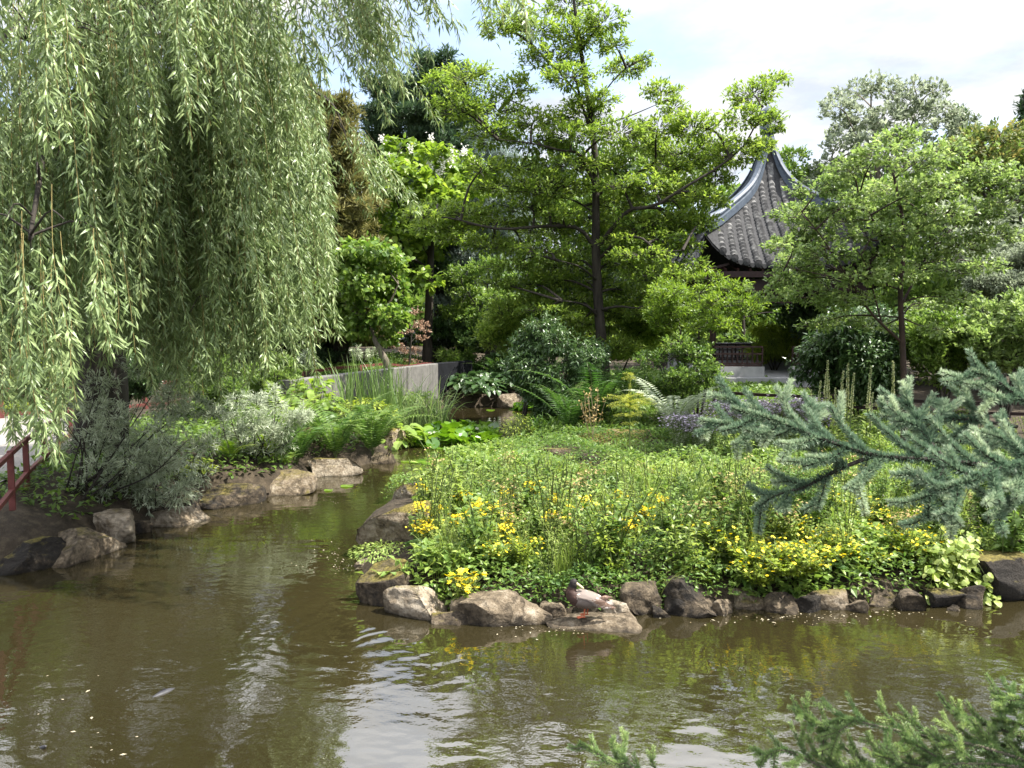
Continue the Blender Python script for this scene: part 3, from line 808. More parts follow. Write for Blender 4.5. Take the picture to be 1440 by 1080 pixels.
# ---- background trees
tree('catalpa_tree', 'bright yellow-green catalpa dotted with white blossom behind the wall', 'tree', [(600, 560), (602, 470), (605, 380), (610, 300), (620, 240)],
     [(.5, (605, 360), (570, 310), (545, 250)), (.5, (607, 330), (650, 280), (680, 250)), (.4, (606, 380), (560, 350), (530, 330))],
     [(565, 205, 30, 16), (540, 235, 32, 18), (575, 245, 36, 20), (610, 215, 30, 14), (625, 240, 34, 18), (600, 265, 36, 18), (560, 280, 36, 20), (650, 225, 26, 12), (668, 240, 26, 14), (655, 262, 32, 16), (680, 262, 22, 14), (630, 285, 34, 18),
      (590, 300, 34, 18), (545, 310, 30, 18), (662, 300, 26, 16), (530, 270, 26, 18), (610, 325, 34, 20), (565, 335, 30, 20), (520, 300, 24, 20), (595, 350, 30, 18), (640, 320, 26, 16), (570, 375, 26, 16), (605, 390, 24, 14)],
     30, 'catalpa', 'bark', leafbig(.8), .27, 1.5, .22, per=6, up=.0, droop=.35, tvar=.2, cr=.04)
ct = [o for o in col.objects if o.name == 'catalpa_tree'][0]
g = Geo()
for _ in range(20):
    a = [(565, 198), (600, 205), (575, 235), (625, 228), (545, 225), (610, 240), (650, 218)][rng.integers(7)]
    c = at(a[0] + U(-30, 30), a[1] + U(-10, 14), 29)
    n = 26
    leaves(g, leaf1(.8), c + rng.normal(0, .07, (n, 3)) * [1, 1, 1.5], rvec(n), rvec(n), .09, U(.2, .9, n))
g.build('blossom', M['whiteflower'], ct)

tree('globe_tree', 'round-headed small tree with a leaning trunk at the top of the concrete wall', 'tree', [(546, 520), (536, 495), (526, 475), (516, 440), (512, 410)],
     [(.7, (520, 455), (490, 430), (470, 400)), (.7, (520, 455), (545, 430), (560, 400))],
     [(515, 350, 40, 16), (478, 372, 28, 18), (552, 372, 26, 18), (470, 410, 22, 22), (500, 395, 36, 24), (540, 400, 34, 24), (562, 410, 16, 22), (480, 440, 26, 20), (520, 435, 34, 20), (555, 445, 20, 20), (500, 460, 26, 14), (545, 470, 18, 14), (530, 362, 30, 16), (495, 362, 30, 16)],
     23.5, 'ball', 'barkgrey', leafbig(.75), .17, 2.0, .14, ydep=.8, per=6, up=-.1, droop=.5, outb=.5, nup=.5, tvar=.22, cr=.02, wide=1.1, thin=1.1)

def conifer(label, px, pyt, pyb, wpx, Y, mat='conifer', seedw=1.0, group=None, name='pine_tree', lsz=.35, cov=1.5, tint=.5, drp=.0, nlev=13, top=.15):
    b = at(px, pyb, Y); zb = gz1(b[0], b[1]); t = at(px, pyt, Y)
    root = thing(name, label, 'tree', (b[0], b[1], zb), group)
    gb, gl = Geo(), Geo()
    tube(gb, smooth_pts([[b[0], b[1], zb - .2], [b[0] + .1, b[1], (zb + t[2]) / 2], t], 12), np.linspace(.3, .03, 12), 8)
    m = Y / F
    z_lo = at(px, pyb, Y)[2]
    for i in range(nlev):
        f = (i + .5) / nlev
        z = t[2] - (t[2] - z_lo) * f
        rad = wpx * m * (top + (1 - top) * min(1, f * 1.5) ** .8) * U(.8, 1.1)
        nb = int(5 + 5 * f)
        for k in range(nb):
            a = 2 * math.pi * (k + U(0, .8)) / nb
            rr_ = rad * U(.65, 1.05)
            e = np.array([b[0] + rr_ * math.cos(a), b[1] + rr_ * math.sin(a), z + U(-.2, .3) - drp * rr_])
            limb(gb, [[b[0], b[1], z - .1], [(b[0] + e[0]) / 2, (b[1] + e[1]) / 2, z + .1], e], .05, .012, 6, 4)
            for q in (.45, .75, 1.0):
                c = np.array([b[0], b[1], z]) * (1 - q) + e * q
                pad(gl, gb, c, (rad * .26 + .12, rad * .26 + .12, (.22 + .06 * rad)), T_needw, lsz, cov, per=10, up=.25, tvar=.18, tint0=tint + rng.normal(0, .08), stick=.012)
    gb.build('trunk', M['bark'], root, smooth=True); gl.build('crown', M[mat], root)
    return root
conifer('shorter dark conifer with a rounded tip against the sky, next to the willow', 545, 112, 330, 40, 46, top=.6)
conifer('tall dark bushy pine rising against the sky behind the catalpa', 618, 82, 340, 66, 44, top=.7)
conifer('tawny brownish cypress between the willow and the catalpa', 478, 140, 470, 62, 27, 'tawny', name='cypress_tree', lsz=.26, top=.35, nlev=15, drp=.12, cov=1.3)
conifer('second tawny cypress, half hidden by the willow', 425, 105, 470, 55, 30, 'tawny', name='cypress_tree', lsz=.28, top=.4, nlev=14, drp=.12)
conifer('blue-grey cedar with drooping sprays seen through the tall tree', 690, 180, 430, 70, 33, 'cedar', name='cedar_tree', lsz=.24, cov=.8, top=.4, nlev=9, drp=.15)
conifer('dark conifer peeping over the trees at the far edge of the view', 1440, 125, 420, 40, 34, 'conifer', top=.1)
conifer('narrow dark cypress tip behind the silver-leaved tree', 1336, 160, 420, 16, 36, 'dark', name='cypress_tree', top=.4)
tree('redwood_tree', 'straight dark redwood trunk with gloomy foliage behind the wall', 'tree', [(616, 560), (616, 480), (618, 400), (620, 330), (622, 250)], [],
     crown_pads(610, 350, 60, 60, 14, 34, 18) + [(585, 470, 26, 14), (650, 350, 30, 14)], 33, 'dark', 'bark', T_far, .22, 1.5, .32, droop=.4)

tree('silver_tree', 'pale grey-green open-crowned tree against the clouds beyond the maple', 'tree', [(1250, 500), (1245, 380), (1238, 280), (1230, 200), (1225, 150)],
     [(.5, (1240, 300), (1215, 220), (1190, 160)), (.5, (1240, 290), (1270, 210), (1290, 150)), (.4, (1242, 320), (1310, 220), (1345, 170)), (.4, (1238, 290), (1200, 260), (1170, 220))],
     [(1175, 150, 26, 18), (1200, 130, 26, 16), (1225, 118, 24, 12), (1250, 128, 26, 16), (1285, 122, 24, 12), (1318, 128, 20, 12), (1345, 152, 22, 13), (1210, 165, 28, 16), (1245, 165, 30, 18), (1290, 160, 28, 16), (1325, 175, 24, 14), (1180, 200, 26, 18),
      (1215, 205, 28, 18), (1255, 205, 28, 18), (1160, 230, 22, 16), (1195, 240, 28, 18), (1300, 205, 28, 16), (1150, 255, 22, 14), (1240, 245, 28, 18), (1175, 275, 26, 16), (1130, 265, 22, 14), (1340, 205, 26, 16), (1270, 150, 28, 16), (1355, 175, 24, 14), (1230, 185, 30, 16), (1310, 150, 26, 14), (1190, 180, 26, 16), (1280, 185, 28, 16), (1265, 230, 30, 16), (1320, 230, 28, 16)],
     32, 'silvertree', 'barkgrey', T_far, .2, 1.15, .2, tvar=.2, cr=.035)
tree('turning_tree', 'tree with yellowing and rusty leaf tips at the far side of the maple', 'tree', [(1400, 520), (1398, 400), (1395, 300), (1390, 220)],
     [(.5, (1395, 300), (1420, 240), (1450, 200)), (.5, (1395, 300), (1370, 240), (1350, 210))],
     [(1370, 195, 36, 16), (1410, 185, 36, 16), (1440, 200, 34, 16), (1350, 215, 34, 16), (1395, 225, 40, 18), (1440, 240, 36, 18), (1370, 255, 36, 18), (1420, 280, 36, 18), (1460, 215, 30, 18), (1460, 270, 30, 18)],
     24, 'autumn', 'bark', T_far, .17, 1.5, .16)
tree('rounded_tree', 'sunny green tree crown just beside the pavilion roof ridge', 'tree', [(1120, 520), (1118, 400), (1115, 300)], [],
     [(1115, 220, 28, 12), (1105, 245, 26, 16), (1135, 250, 26, 16), (1120, 280, 36, 20), (1150, 290, 30, 20), (1100, 290, 26, 18), (1160, 320, 30, 20)], 33, 'mid', 'bark', T_far, .2, 1.6, .18)
tree('understory_tree', 'small dark-stemmed tree with layered foliage in the shade behind the far water', 'tree', [(690, 530), (690, 480), (688, 440), (685, 400)],
     [(.5, (690, 460), (670, 430), (650, 400)), (.5, (690, 450), (715, 425), (735, 400))],
     [(650, 385, 34, 16), (690, 375, 36, 16), (730, 395, 36, 16), (660, 415, 34, 16), (700, 420, 36, 16), (745, 425, 34, 16), (675, 445, 34, 14), (725, 450, 34, 14), (640, 440, 26, 14), (690, 470, 30, 12), (750, 375, 30, 14)],
     29, 'mid', 'bark', T_mid, .17, 1.5, .12)
tree('bronze_maple', 'bronze-leaved Japanese maple in dappled light behind the round-headed tree', 'tree', [(575, 520), (578, 480), (580, 450)], [],
     [(578, 438, 16, 4), (590, 456, 18, 5), (566, 466, 16, 4), (592, 474, 16, 4), (575, 492, 20, 5), (556, 486, 14, 4), (600, 464, 10, 3), (580, 508, 16, 4)], 27, 'bronze', 'bark', T_far, .09, .9, .05, cr=.012)

# trees that close the view behind
for (px, py, rx, ry, Y, mt, lab) in [
    (60, 380, 150, 190, 24, 'mid', 'leafy green tree screened by the willow, beyond the path'),
    (250, 360, 150, 200, 26, 'dark', 'dark evergreen tree standing behind the middle of the willow'),
    (395, 400, 110, 130, 31, 'mid', 'green tree behind the willow next to the tawny cypress'),
    (700, 340, 110, 110, 42, 'mid', 'dense green tree behind the blue-grey cedar'),
    (800, 330, 130, 130, 40, 'dark', 'dark dense tree behind the trunk of the tall tree'),
    (930, 330, 130, 120, 38, 'mid', 'green tree behind the crown of the tall tree, left of the pavilion'),
    (1045, 420, 80, 90, 42, 'mid', 'sunlit green tree glimpsed through the open pavilion'),
    (1210, 380, 110, 120, 30, 'dark', 'dark tree behind the maple trunk'),
    (1330, 360, 120, 120, 27, 'mid', 'full green tree filling the space behind the maple'),
    (1450, 380, 110, 120, 22, 'silvertree', 'greyish shrubby tree at the outer edge beyond the fence'),
    (-120, 330, 150, 220, 22, 'dark', 'dark tree beyond the fence at the outer edge by the willow'),
    (1260, 285, 110, 60, 36, 'mid', 'leafy green tree top between the silver tree and the maple'),
    (1425, 265, 70, 70, 31, 'mid', 'green tree closing the skyline behind the turning tree'),
    (1590, 330, 150, 200, 24, 'mid', 'tall green tree past the end of the fence')]:
    tree('dense_tree', lab, 'tree', [(px, 540), (px + U(-8, 8), py + ry * .5), (px, py)], [],
         crown_pads(px, py, rx, ry, int(rx * ry / 480), 40 * 26 / Y + 8, 24 * 26 / Y + 5), Y, mt, 'bark', T_far, .008 * Y, 1.25, .25, ydep=2.2, tvar=.22, cr=.05)
# the wood beyond
gl, gb = Geo(), Geo()
for k in range(260):
    x = U(-80, 80); Y = U(52, 75); h = U(5, 11)
    z0 = gz1(x, Y)
    tube(gb, [[x, Y, z0], [x, Y, z0 + h * .6]], [.25, .12], 5)
    for q in range(3):
        pad(gl, gb, [x + U(-2, 2), Y + U(-1, 1), z0 + h * (U(.05, .3) if q == 0 else U(.3, .9))], (U(2, 3.4), 2.2, U(1.3, 2.2)), T_far, .65, 1.3, per=8)
wood = gl.build('distant_wood', M['mid']); tag(wood, 'belt of green woodland closing the garden behind all the trees', 'wood', kind='stuff')
tb = gb.build('trunks', M['bark'], wood)

# ---- shrubs
bush('dark_shrub', 'big dark shrub with drooping leaves at the water side of the tall tree', 'shrub', 790, 522, 80, 88, 18.6, 'dark', leaf5(.3, .05, .2), .14, 1.3, 34, up=0, droop=.45, tint=.62, pw=26, ph=22)
bush('light_shrub', 'bright lacy shrub with light green leaves in front of the pavilion', 'shrub', 985, 428, 92, 48, 17.5, 'catalpa', leaf5(.3, .05, .1), .11, .8, 46, up=.2, tint=.4, pw=25, ph=9, depth=.8)
bush('dense_shrub', 'dark twiggy shrub below the lacy light green one', 'shrub', 955, 522, 76, 58, 16.8, 'mid', T_mid, .09, .8, 30, tint=.35, pw=24, ph=14)
bush('broad_shrub', 'mid-green layered shrub below the tall tree crown', 'shrub', 735, 455, 74, 54, 21, 'main', leaf5(.35), .13, 1.4, 16, tint=.6)
bush('tier_shrub', 'tiered light green shrub around the trunk of the tall tree', 'shrub', 850, 465, 115, 52, 21.5, 'main', leaf5(.35), .12, 1.3, 20, tint=.6, pw=45, ph=14)
bush('laurel_shrub', 'dark glossy laurel behind the maple trunk and flower spikes', 'shrub', 1205, 490, 85, 78, 17.8, 'dark', leaf5(.36, .05, .2), .15, 1.7, 22, up=0, droop=.4, tint=.55)
bush('leafy_shrub', 'light green leafy shrub to the far side of the maple trunk', 'shrub', 1325, 490, 62, 70, 16.6, 'mid', leaf5(.45), .11, 1.5, 18, tint=.72)
bush('pale_shrub', 'pale broad-leaved shrub at the outer end of the dark red fence', 'shrub', 1415, 470, 66, 66, 16, 'maple', leaf5(.5), .12, 1.4, 16, tint=.6)
bush('grey_shrub', 'grey-green fine-leaved shrub above the pale broad-leaved one', 'shrub', 1425, 385, 70, 52, 18.5, 'silvertree', leaf5(.35), .08, 1.4, 16, tint=.5)
bush('weeping_shrub', 'yellow-green weeping shrub seen through the pavilion opening', 'shrub', 1092, 480, 42, 30, 31, 'yellowgreen', T_need, .3, 1.6, 12, droop=.5, up=0)
bush('box_shrub', 'rounded green shrub behind the low fence at the left by the path', 'shrub', 20, 525, 60, 40, 19, 'yellowgreen', T_mid, .1, 1.6, 14, tint=.45)
bush('verge_plants', 'low green verge plant beyond the gravel path', 'shrub', 30, 572, 70, 14, 17.3, 'yellowgreen', T_mid, .07, 1.4, 14, tint=.4)
bush('conifer_shrub', 'dark spreading conifer shrub under the round-headed tree', 'shrub', 452, 485, 50, 30, 27, 'conifer', T_needw, .2, 1.5, 14)
bush('shade_shrub', 'dark shrub in the shade beside the redwood trunk', 'shrub', 640, 480, 56, 40, 31, 'dark', T_far, .16, 1.5, 14)
bush('variegated_plant', 'pale-leaved plant behind the red fence under the round-headed tree', 'shrub', 512, 498, 20, 16, 25.5, 'silver', leaf5(.4), .16, 1.2, 6)
bush('variegated_plant', 'pale-leaved plant by the end post of the red fence near the willow', 'shrub', 432, 508, 18, 14, 22, 'silver', leaf5(.4), .16, 1.2, 6)
bush('grassy_shrub', 'low green tuft on top of the stained wall end', 'shrub', 640, 502, 34, 12, 29.5, 'mid', T_need, .25, 1.4, 8)
bush('overhang_shrub', 'dark shrub overhanging the far end of the water', 'shrub', 720, 520, 50, 34, 28.5, 'dark', T_mid, .12, 1.4, 14)
bush('bank_shrub', 'green bushy shrub at the near end of the concrete wall behind the silver shrub', 'shrub', 385, 535, 46, 40, 17.5, 'mid', leaf5(.3), .1, 1.5, 14, tint=.65)
bush('bank_shrub', 'tall green shrub behind the leggy silver shrub beneath the willow', 'shrub', 300, 530, 62, 50, 16, 'mid', leaf5(.3), .09, 1.5, 16, tint=.55)
bush('bank_shrub', 'dark green shrub by the path under the willow', 'shrub', 170, 535, 60, 45, 15.5, 'dark', leaf5(.35), .1, 1.5, 16, tint=.7)
# silver shrubs on the left bank
def silver_shrub(label, px, py, rx, ry, Y, base, n, ls=.1, cov=.62, nst=16):
    c = at(px, py, Y); m = Y / F
    b = np.array([*at(base[0], base[1], Y)[:2], 0]); b[2] = gz1(b[0], b[1])
    root = thing('silver_shrub', label, 'shrub', b)
    gb, gl = Geo(), Geo(); S = []
    for k in range(nst):
        e = c + np.array([U(-.9, .9) * rx * m, U(-.6, .6) * rx * m, U(-.5, .8) * ry * m])
        b1 = b + np.array([U(-.3, .3), U(-.2, .2), -.05])
        S += list(limb(gb, [b1, b1 + (e - b1) * .5 + [U(-.1, .1), U(-.1, .1), -.08], e], .014, .004, 9, 5)[3:])
    for k in range(n):
        pc_ = c + rvec(1)[0] * U(.3, 1) ** .5 * np.array([rx * m, rx * m * .7, ry * m])
        connect(gb, S, pc_, .005, .002)
        pad(gl, gb, pc_, (.2 * U(.7, 1.2), .2, .14 * U(.7, 1.2)), T_lance, ls, cov, per=12, up=.05, droop=.15, tint0=.5 + rng.normal(0, .1), stick=.003, outb=.9)
    gb.build('stems', M['bark'], root, smooth=True); gl.build('foliage', M['silver'], root)
silver_shrub('large leggy silver-leaved shrub leaning over the left bank by the fence', 195, 590, 110, 75, 9.8, (120, 740), 44)
silver_shrub('silver-leaved shrub between the leggy one and the ferns', 365, 590, 66, 46, 12.6, (360, 660), 34)
silver_shrub('low silver-leaved shrub drooping over the shale slab', 235, 680, 60, 38, 10.4, (230, 715), 22, nst=8)
silver_shrub('silver-leaved shrub right behind the tan upright stone', 150, 655, 55, 50, 10.0, (150, 730), 14, nst=10)

# ------------------------------------------------------------------ weeping willow
def willow():
    tr = np.array([-6.4, 11.8, 0]); tr[2] = gz1(tr[0], tr[1])
    root = thing('willow_tree', 'large weeping willow with long hanging curtains of narrow leaves filling the left side', 'tree', tr)
    gb, gl, gt = Geo(), Geo(), Geo()
    top = tr + np.array([.5, -.6, 5.2])
    tube(gb, smooth_pts([tr - [0, 0, .2], tr + [.1, 0, 1.2], tr + [.1, -.2, 3], top], 16), np.linspace(.42, .26, 16), 12)
    xb = [-120, -80, 0, 25, 45, 68, 80, 110, 160, 210, 260, 285, 320, 360, 420, 440, 475, 505, 560]
    yb = [520, 520, 545, 640, 705, 690, 560, 480, 495, 525, 560, 590, 520, 500, 510, 480, 455, 400, 330]
    def strands(P, n, lmin, lmax, drift=.06, edge=True, dens=62, lf=.125, tint=.5):
        dB = rng.normal(0, .045)
        for _ in range(int(n * 1.35)):
            k = rng.integers(len(P))
            a = P[k] + rng.normal(0, .15, 3)
            # picture column decides how far this curtain may reach down
            pxx = 720 + a[0] / a[1] * F
            lim = np.interp(pxx, xb, yb) + rng.normal(0, 26)
            zmin = at(pxx, lim, a[1])[2]
            Ln = min(U(lmin, lmax), a[2] - zmin)
            if Ln < .35: continue
            if edge and 720 + (a[0] + drift * Ln) / a[1] * F > 468 + rng.normal(0, 14): continue
            m = 10
            f = np.linspace(0, 1, m)[:, None]
            out = nrm(np.array([a[0] - top[0], a[1] - top[1], 0.0]) + rng.normal(0, .5, 3) * [1, 1, 0])
            ph, am = U(0, 6), U(.01, .05)
            pts = a + out * (.22 * (1 - np.exp(-f * 4))) + np.array([(drift + dB) * Ln, -.02 * Ln, 0]) * f ** 1.5 - np.array([0, 0, 1]) * Ln * f
            pts[:, 0] += (am * np.sin(ph + f * 7))[:, 0] * f[:, 0]; pts[:, 1] += (am * np.cos(ph + f * 6))[:, 0] * f[:, 0]
            sticks(gt, pts[:-1], pts[1:], .0025, .002)
            nl = int(Ln * dens)
            bare = U(0, .35) if rng.random() < .6 else 0
            t = bare + (1 - bare) * rng.random(nl) ** .8
            i = np.minimum((t * (m - 1)).astype(int), m - 2); ft = (t * (m - 1) - i)[:, None]
            h = rvec(nl) * [1, 1, .6]
            pos = pts[i] * (1 - ft) + pts[i + 1] * ft + h * (U(0, 1, nl) ** 2 * .08)[:, None]
            ax = h * U(.35, 1.25, nl)[:, None] + np.array([.12, -.05, -.8])
            nm = rvec(nl) + h * .3 + np.array([.2, -.2, .5])
            leaves(gl, T_wil, pos, ax, nm, lf * U(.6, 1.15, nl), tint + rng.normal(0, .1) + rng.normal(0, .2, nl))
    def bough(e, n, lmin, lmax, **kw):
        mid = (top + e) / 2 + np.array([0, 0, .7 + .1 * np.linalg.norm(e - top)])
        P = limb(gb, [top, mid, e + [0, 0, .15], e], .045, .006, 16, 6)
        # side sprays
        Q = []
        for k in range(7):
            s = P[8 + int(U(0, 7.9))]
            d = np.array([U(-1, 1), U(-1, 1), U(-.25, .2)]) * .75
            Q += list(limb(gb, [s, s + d * .6 + [0, 0, .12], s + d], .012, .004, 6, 4))
        strands(np.vstack([P[7:], np.array(Q)]), n, lmin, lmax, **kw)
    # crown: boughs at many heights, nearest first
    for (px, py, Y, n, l0, l1) in [(40, 60, 7.4, 34, 1.5, 3.6), (48, 330, 6.6, 16, 1.4, 2.6), (-40, 150, 7.2, 28, 1.5, 3.6), (60, 430, 7.0, 12, .8, 1.8),
        (120, -40, 8.0, 34, 1.4, 3.2), (190, 60, 8.4, 34, 1.4, 3.4), (110, 190, 8.2, 26, 1.2, 2.6), (250, -80, 8.6, 36, 1.5, 3.4), (270, 120, 8.6, 34, 1.4, 3.2), (190, 270, 8.6, 28, 1, 2.4),
        (340, -30, 9.2, 34, 1.5, 3.4), (330, 220, 9.0, 30, 1.2, 2.8), (365, 40, 9.8, 30, 1.4, 3.2), (355, 180, 9.8, 30, 1.4, 3), (375, 290, 10.3, 28, 1, 2.2), (385, 60, 10.6, 26, 1.2, 3), (395, 180, 10.9, 22, 1.2, 2.6),
        (250, 330, 9.2, 26, 1, 2.4), (350, 330, 9.9, 24, 1, 2), (310, 60, 10.2, 30, 1.5, 3.5), (150, 120, 10.4, 36, 1.5, 4), (30, 200, 9.8, 34, 1.5, 4), (230, 180, 10.8, 36, 1.5, 4), (330, 130, 11.4, 34, 1.5, 4), (80, 330, 10.4, 26, 1, 3), (370, 130, 12, 28, 1.5, 3.6),
        (180, -150, 7.2, 24, 1, 2.4), (330, -140, 7.8, 24, 1, 2.4), (60, -140, 6.8, 24, 1, 2.6), (-60, -50, 8.5, 26, 1.5, 3.5), (405, 260, 11.6, 12, .8, 1.5), (300, 420, 8.8, 14, .5, 1.2), (220, 400, 8.8, 14, .5, 1.2), (130, 330, 8.4, 18, .8, 1.6)]:
        bough(at(px, py, Y), n, l0, l1)
    # the sprays hanging into the sky
    for (px, py, Y, n, l0, l1) in [(478, -60, 7.6, 20, .6, 1.25), (545, -70, 7.4, 9, .5, .95), (620, -70, 7.2, 6, .5, .82), (648, -70, 7.2, 5, .5, .85), (465, -30, 8.2, 20, .8, 1.5), (580, -80, 7.4, 6, .5, .9)]:
        e = at(px, py, Y)
        P = limb(gb, [top + [0, 0, .3], (top + e) / 2 + [0, 0, 1.2], e + [-.3, 0, .25], e], .08, .008, 16, 6)
        strands(P[13:], n, l0, l1, drift=.25, lf=.11, edge=False)
    # long wisps towards the cypress
    for (px, py, Y) in [(540, 250, 10.8), (520, 270, 11), (555, 290, 11.2)]:
        e = at(px - 60, py - 70, Y)
        P = limb(gb, [at(430, 120, Y), at(470, 150, Y), e], .02, .006, 10, 5)
        strands(P[6:], 3, .8, 1.2, drift=.5, edge=False)
    gb.build('trunk', M['bark'], root, smooth=True)
    gt.build('twigs', M['twig'], root)
    gl.build('foliage', M['willow'], root)
willow()

# ------------------------------------------------------------------ ferns, blades, broad-leaved plants
def fern_geo(gl, gs, base, n, Lf, spread=1.0, pinn=24, tint=.5, up=1.0, wid=.17):
    for k in range(n):
        a = 2 * math.pi * (k + U(0, .7)) / n
        h = np.array([math.cos(a), math.sin(a), 0]) * spread * U(.7, 1.2)
        Ln = Lf * U(.75, 1.15)
        m = 12
        f = np.linspace(0, 1, m)[:, None]
        pts = base + Ln * (h * (f * .36 + .5 * f ** 2) * U(.6, 1.3) + np.array([0, 0, 1]) * up * (1.08 * f - U(.3, .62) * f ** 2.6))
        sticks(gs, pts[:-1], pts[1:], .005, .003)
        t = np.repeat(np.linspace(.12, .99, pinn), 2); side = np.tile([1, -1], pinn)
        i = np.minimum((t * (m - 1)).astype(int), m - 2); ft = (t * (m - 1) - i)[:, None]
        pos = pts[i] * (1 - ft) + pts[i + 1] * ft
        d = nrm(pts[i + 1] - pts[i])
        s = nrm(np.cross(d, np.array([0, 0, 1.0]) + h * .2)) * side[:, None]
        nm = nrm(np.cross(s, d)) * np.sign(np.cross(s, d)[:, 2:3] + 1e-6)
        ln = Ln * wid * np.sin(np.pi * np.clip(t * .85 + .14, 0, 1)) ** .8
        leaves(gl, leaf5(.17, .0, .14, .3), pos, s + d * .4, nm + rng.normal(0, .3, (len(t), 3)), ln * U(.8, 1.1, len(t)), tint + rng.normal(0, .2) + .15 * (t - .5) + rng.normal(0, .1, len(t)))
    return

def fern(label, px, py, n, Lf, Y=None, mat='fern', tint=.5, spread=1.0, up=1.0):
    b = on(px, py) if Y is None else np.array([*at(px, py, Y)[:2], 0])
    if Y is not None: b[2] = max(gz1(b[0], b[1]), at(px, py, Y)[2] - .0)
    root = thing('fern', label, 'fern', b)
    gl, gs = Geo(), Geo()
    fern_geo(gl, gs, b, int(n * .85), Lf, spread, 28, tint, up)
    gs.build('stalks', M['stem'], root); gl.build('fronds', M[mat], root)
fern('tall feathery fern on the left bank nearest the mossy lichen boulder', 472, 650, 18, 1.5, 14.3, tint=.68)
fern('tall feathery fern closest to the lily bed', 524, 642, 19, 1.55, 15.2, tint=.66)
fern('dark green fern dipping to the channel beside the brown boulder', 418, 664, 16, 1.3, 13.4, tint=.45)
fern('yellow-green upright fern in front of the silver shrub', 405, 632, 16, 1.35, 14.2, 'brightfern', tint=.45)
fern('small bright fern on top of the flat brown boulder', 325, 682, 10, .75, 12.2, 'brightfern', tint=.6, up=.7)
fern('tiny bright fern beside the small one on the bank', 400, 672, 8, .42, 12.9, 'brightfern', tint=.5, up=.7)
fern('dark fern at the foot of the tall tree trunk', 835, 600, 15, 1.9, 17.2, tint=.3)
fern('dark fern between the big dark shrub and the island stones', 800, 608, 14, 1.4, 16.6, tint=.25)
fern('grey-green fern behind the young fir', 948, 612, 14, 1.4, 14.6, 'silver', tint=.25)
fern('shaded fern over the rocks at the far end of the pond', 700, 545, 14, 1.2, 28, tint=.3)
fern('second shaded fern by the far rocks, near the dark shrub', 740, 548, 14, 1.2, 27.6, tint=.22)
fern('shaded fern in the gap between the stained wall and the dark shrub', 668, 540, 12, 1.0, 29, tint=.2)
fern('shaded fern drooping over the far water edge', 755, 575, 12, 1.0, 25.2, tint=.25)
fern('fern beside the tall tree trunk under the tiered shrub', 880, 560, 14, 1.1, 18.6, tint=.3)

def blades(gl, base, n, Lf, spread, rad, tint=.5, w=.022, arch=.6, seg=7, mi=0):
    for k in range(n):
        a = U(0, 2 * math.pi); b = base + np.array([rad * U(-1, 1), rad * .7 * U(-1, 1), 0])
        Ln = Lf * U(.6, 1.15); h = np.array([math.cos(a), math.sin(a), 0])
        f = np.linspace(0, 1, seg)[:, None]; sp = spread * U(.3, 1.2)
        ar = arch * U(.2, 1.2)
        P = b + Ln * (h * sp * (f * .35 + .65 * f ** 2.2) + np.array([0, 0, 1]) * (f - ar * .75 * f ** 3))
        s = np.array([-h[1], h[0], 0]); s = s * .8 + rng.normal(0, .3, 3)
        ww = w * U(.7, 1.2) * (1 - f ** 2.5 * .95)
        V = np.concatenate([P - s * ww / 2, P + s * ww / 2])
        q = np.arange(seg - 1)
        gl.add(V, np.stack([q, q + 1, q + 1 + seg, q + seg], -1), np.clip(tint + rng.normal(0, .18), 0, 1), mi)
def blade_plant(name, label, cat, px, py, Y, n, Lf, spread, rad, mat, tint=.5, w=.022, arch=.6):
    b = at(px, py, Y); b[2] = gz1(b[0], b[1]) - .02 if shore(np.array([b[0]]), np.array([b[1]]))[0] > 0 else -.05
    root = thing(name, label, cat, b)
    g = Geo(); blades(g, b, n, Lf, spread, rad, tint, w, arch)
    g.build('blades', M[mat], root)
    return root
blade_plant('iris_clump', 'upright sword-leaved iris clump against the pale wall', 'iris', 522, 600, 18.3, 190, 1.75, .3, .75, 'iris', .4, .034, .2)
blade_plant('sedge_clump', 'pale arching sedge spilling toward the water at the wall', 'sedge', 585, 605, 19.3, 420, 1.75, .62, .75, 'iris', .66, .026, .8)
blade_plant('grass_tuft', 'tall thin upright rush tuft right beside the duck', 'grass', 792, 850, 7.25, 60, .55, .3, .09, 'herb', .45, .008, .4)  # wild grass blades, here and in the next two tufts
blade_plant('grass_tuft', 'wispy rush tuft bending over the dark block by the water', 'grass', 925, 860, 7.1, 24, .5, .9, .1, 'herb', .55, .006, .9)
blade_plant('grass_tuft', 'fine dense rush tuft in the flowers above the rosette plant', 'grass', 660, 800, 8.0, 70, .6, .4, .25, 'herb', .5, .008, .5)
blade_plant('sword_fern', 'bright strap-leaved fern clump on the left bank', 'fern', 365, 668, 12.8, 70, .68, .75, .2, 'brightfern', .55, .05, .7)
blade_plant('sword_fern', 'strap-leaved dark green fern in the shade at the channel head', 'fern', 770, 612, 16.8, 50, .55, .8, .3, 'fern', .6, .05, .7)

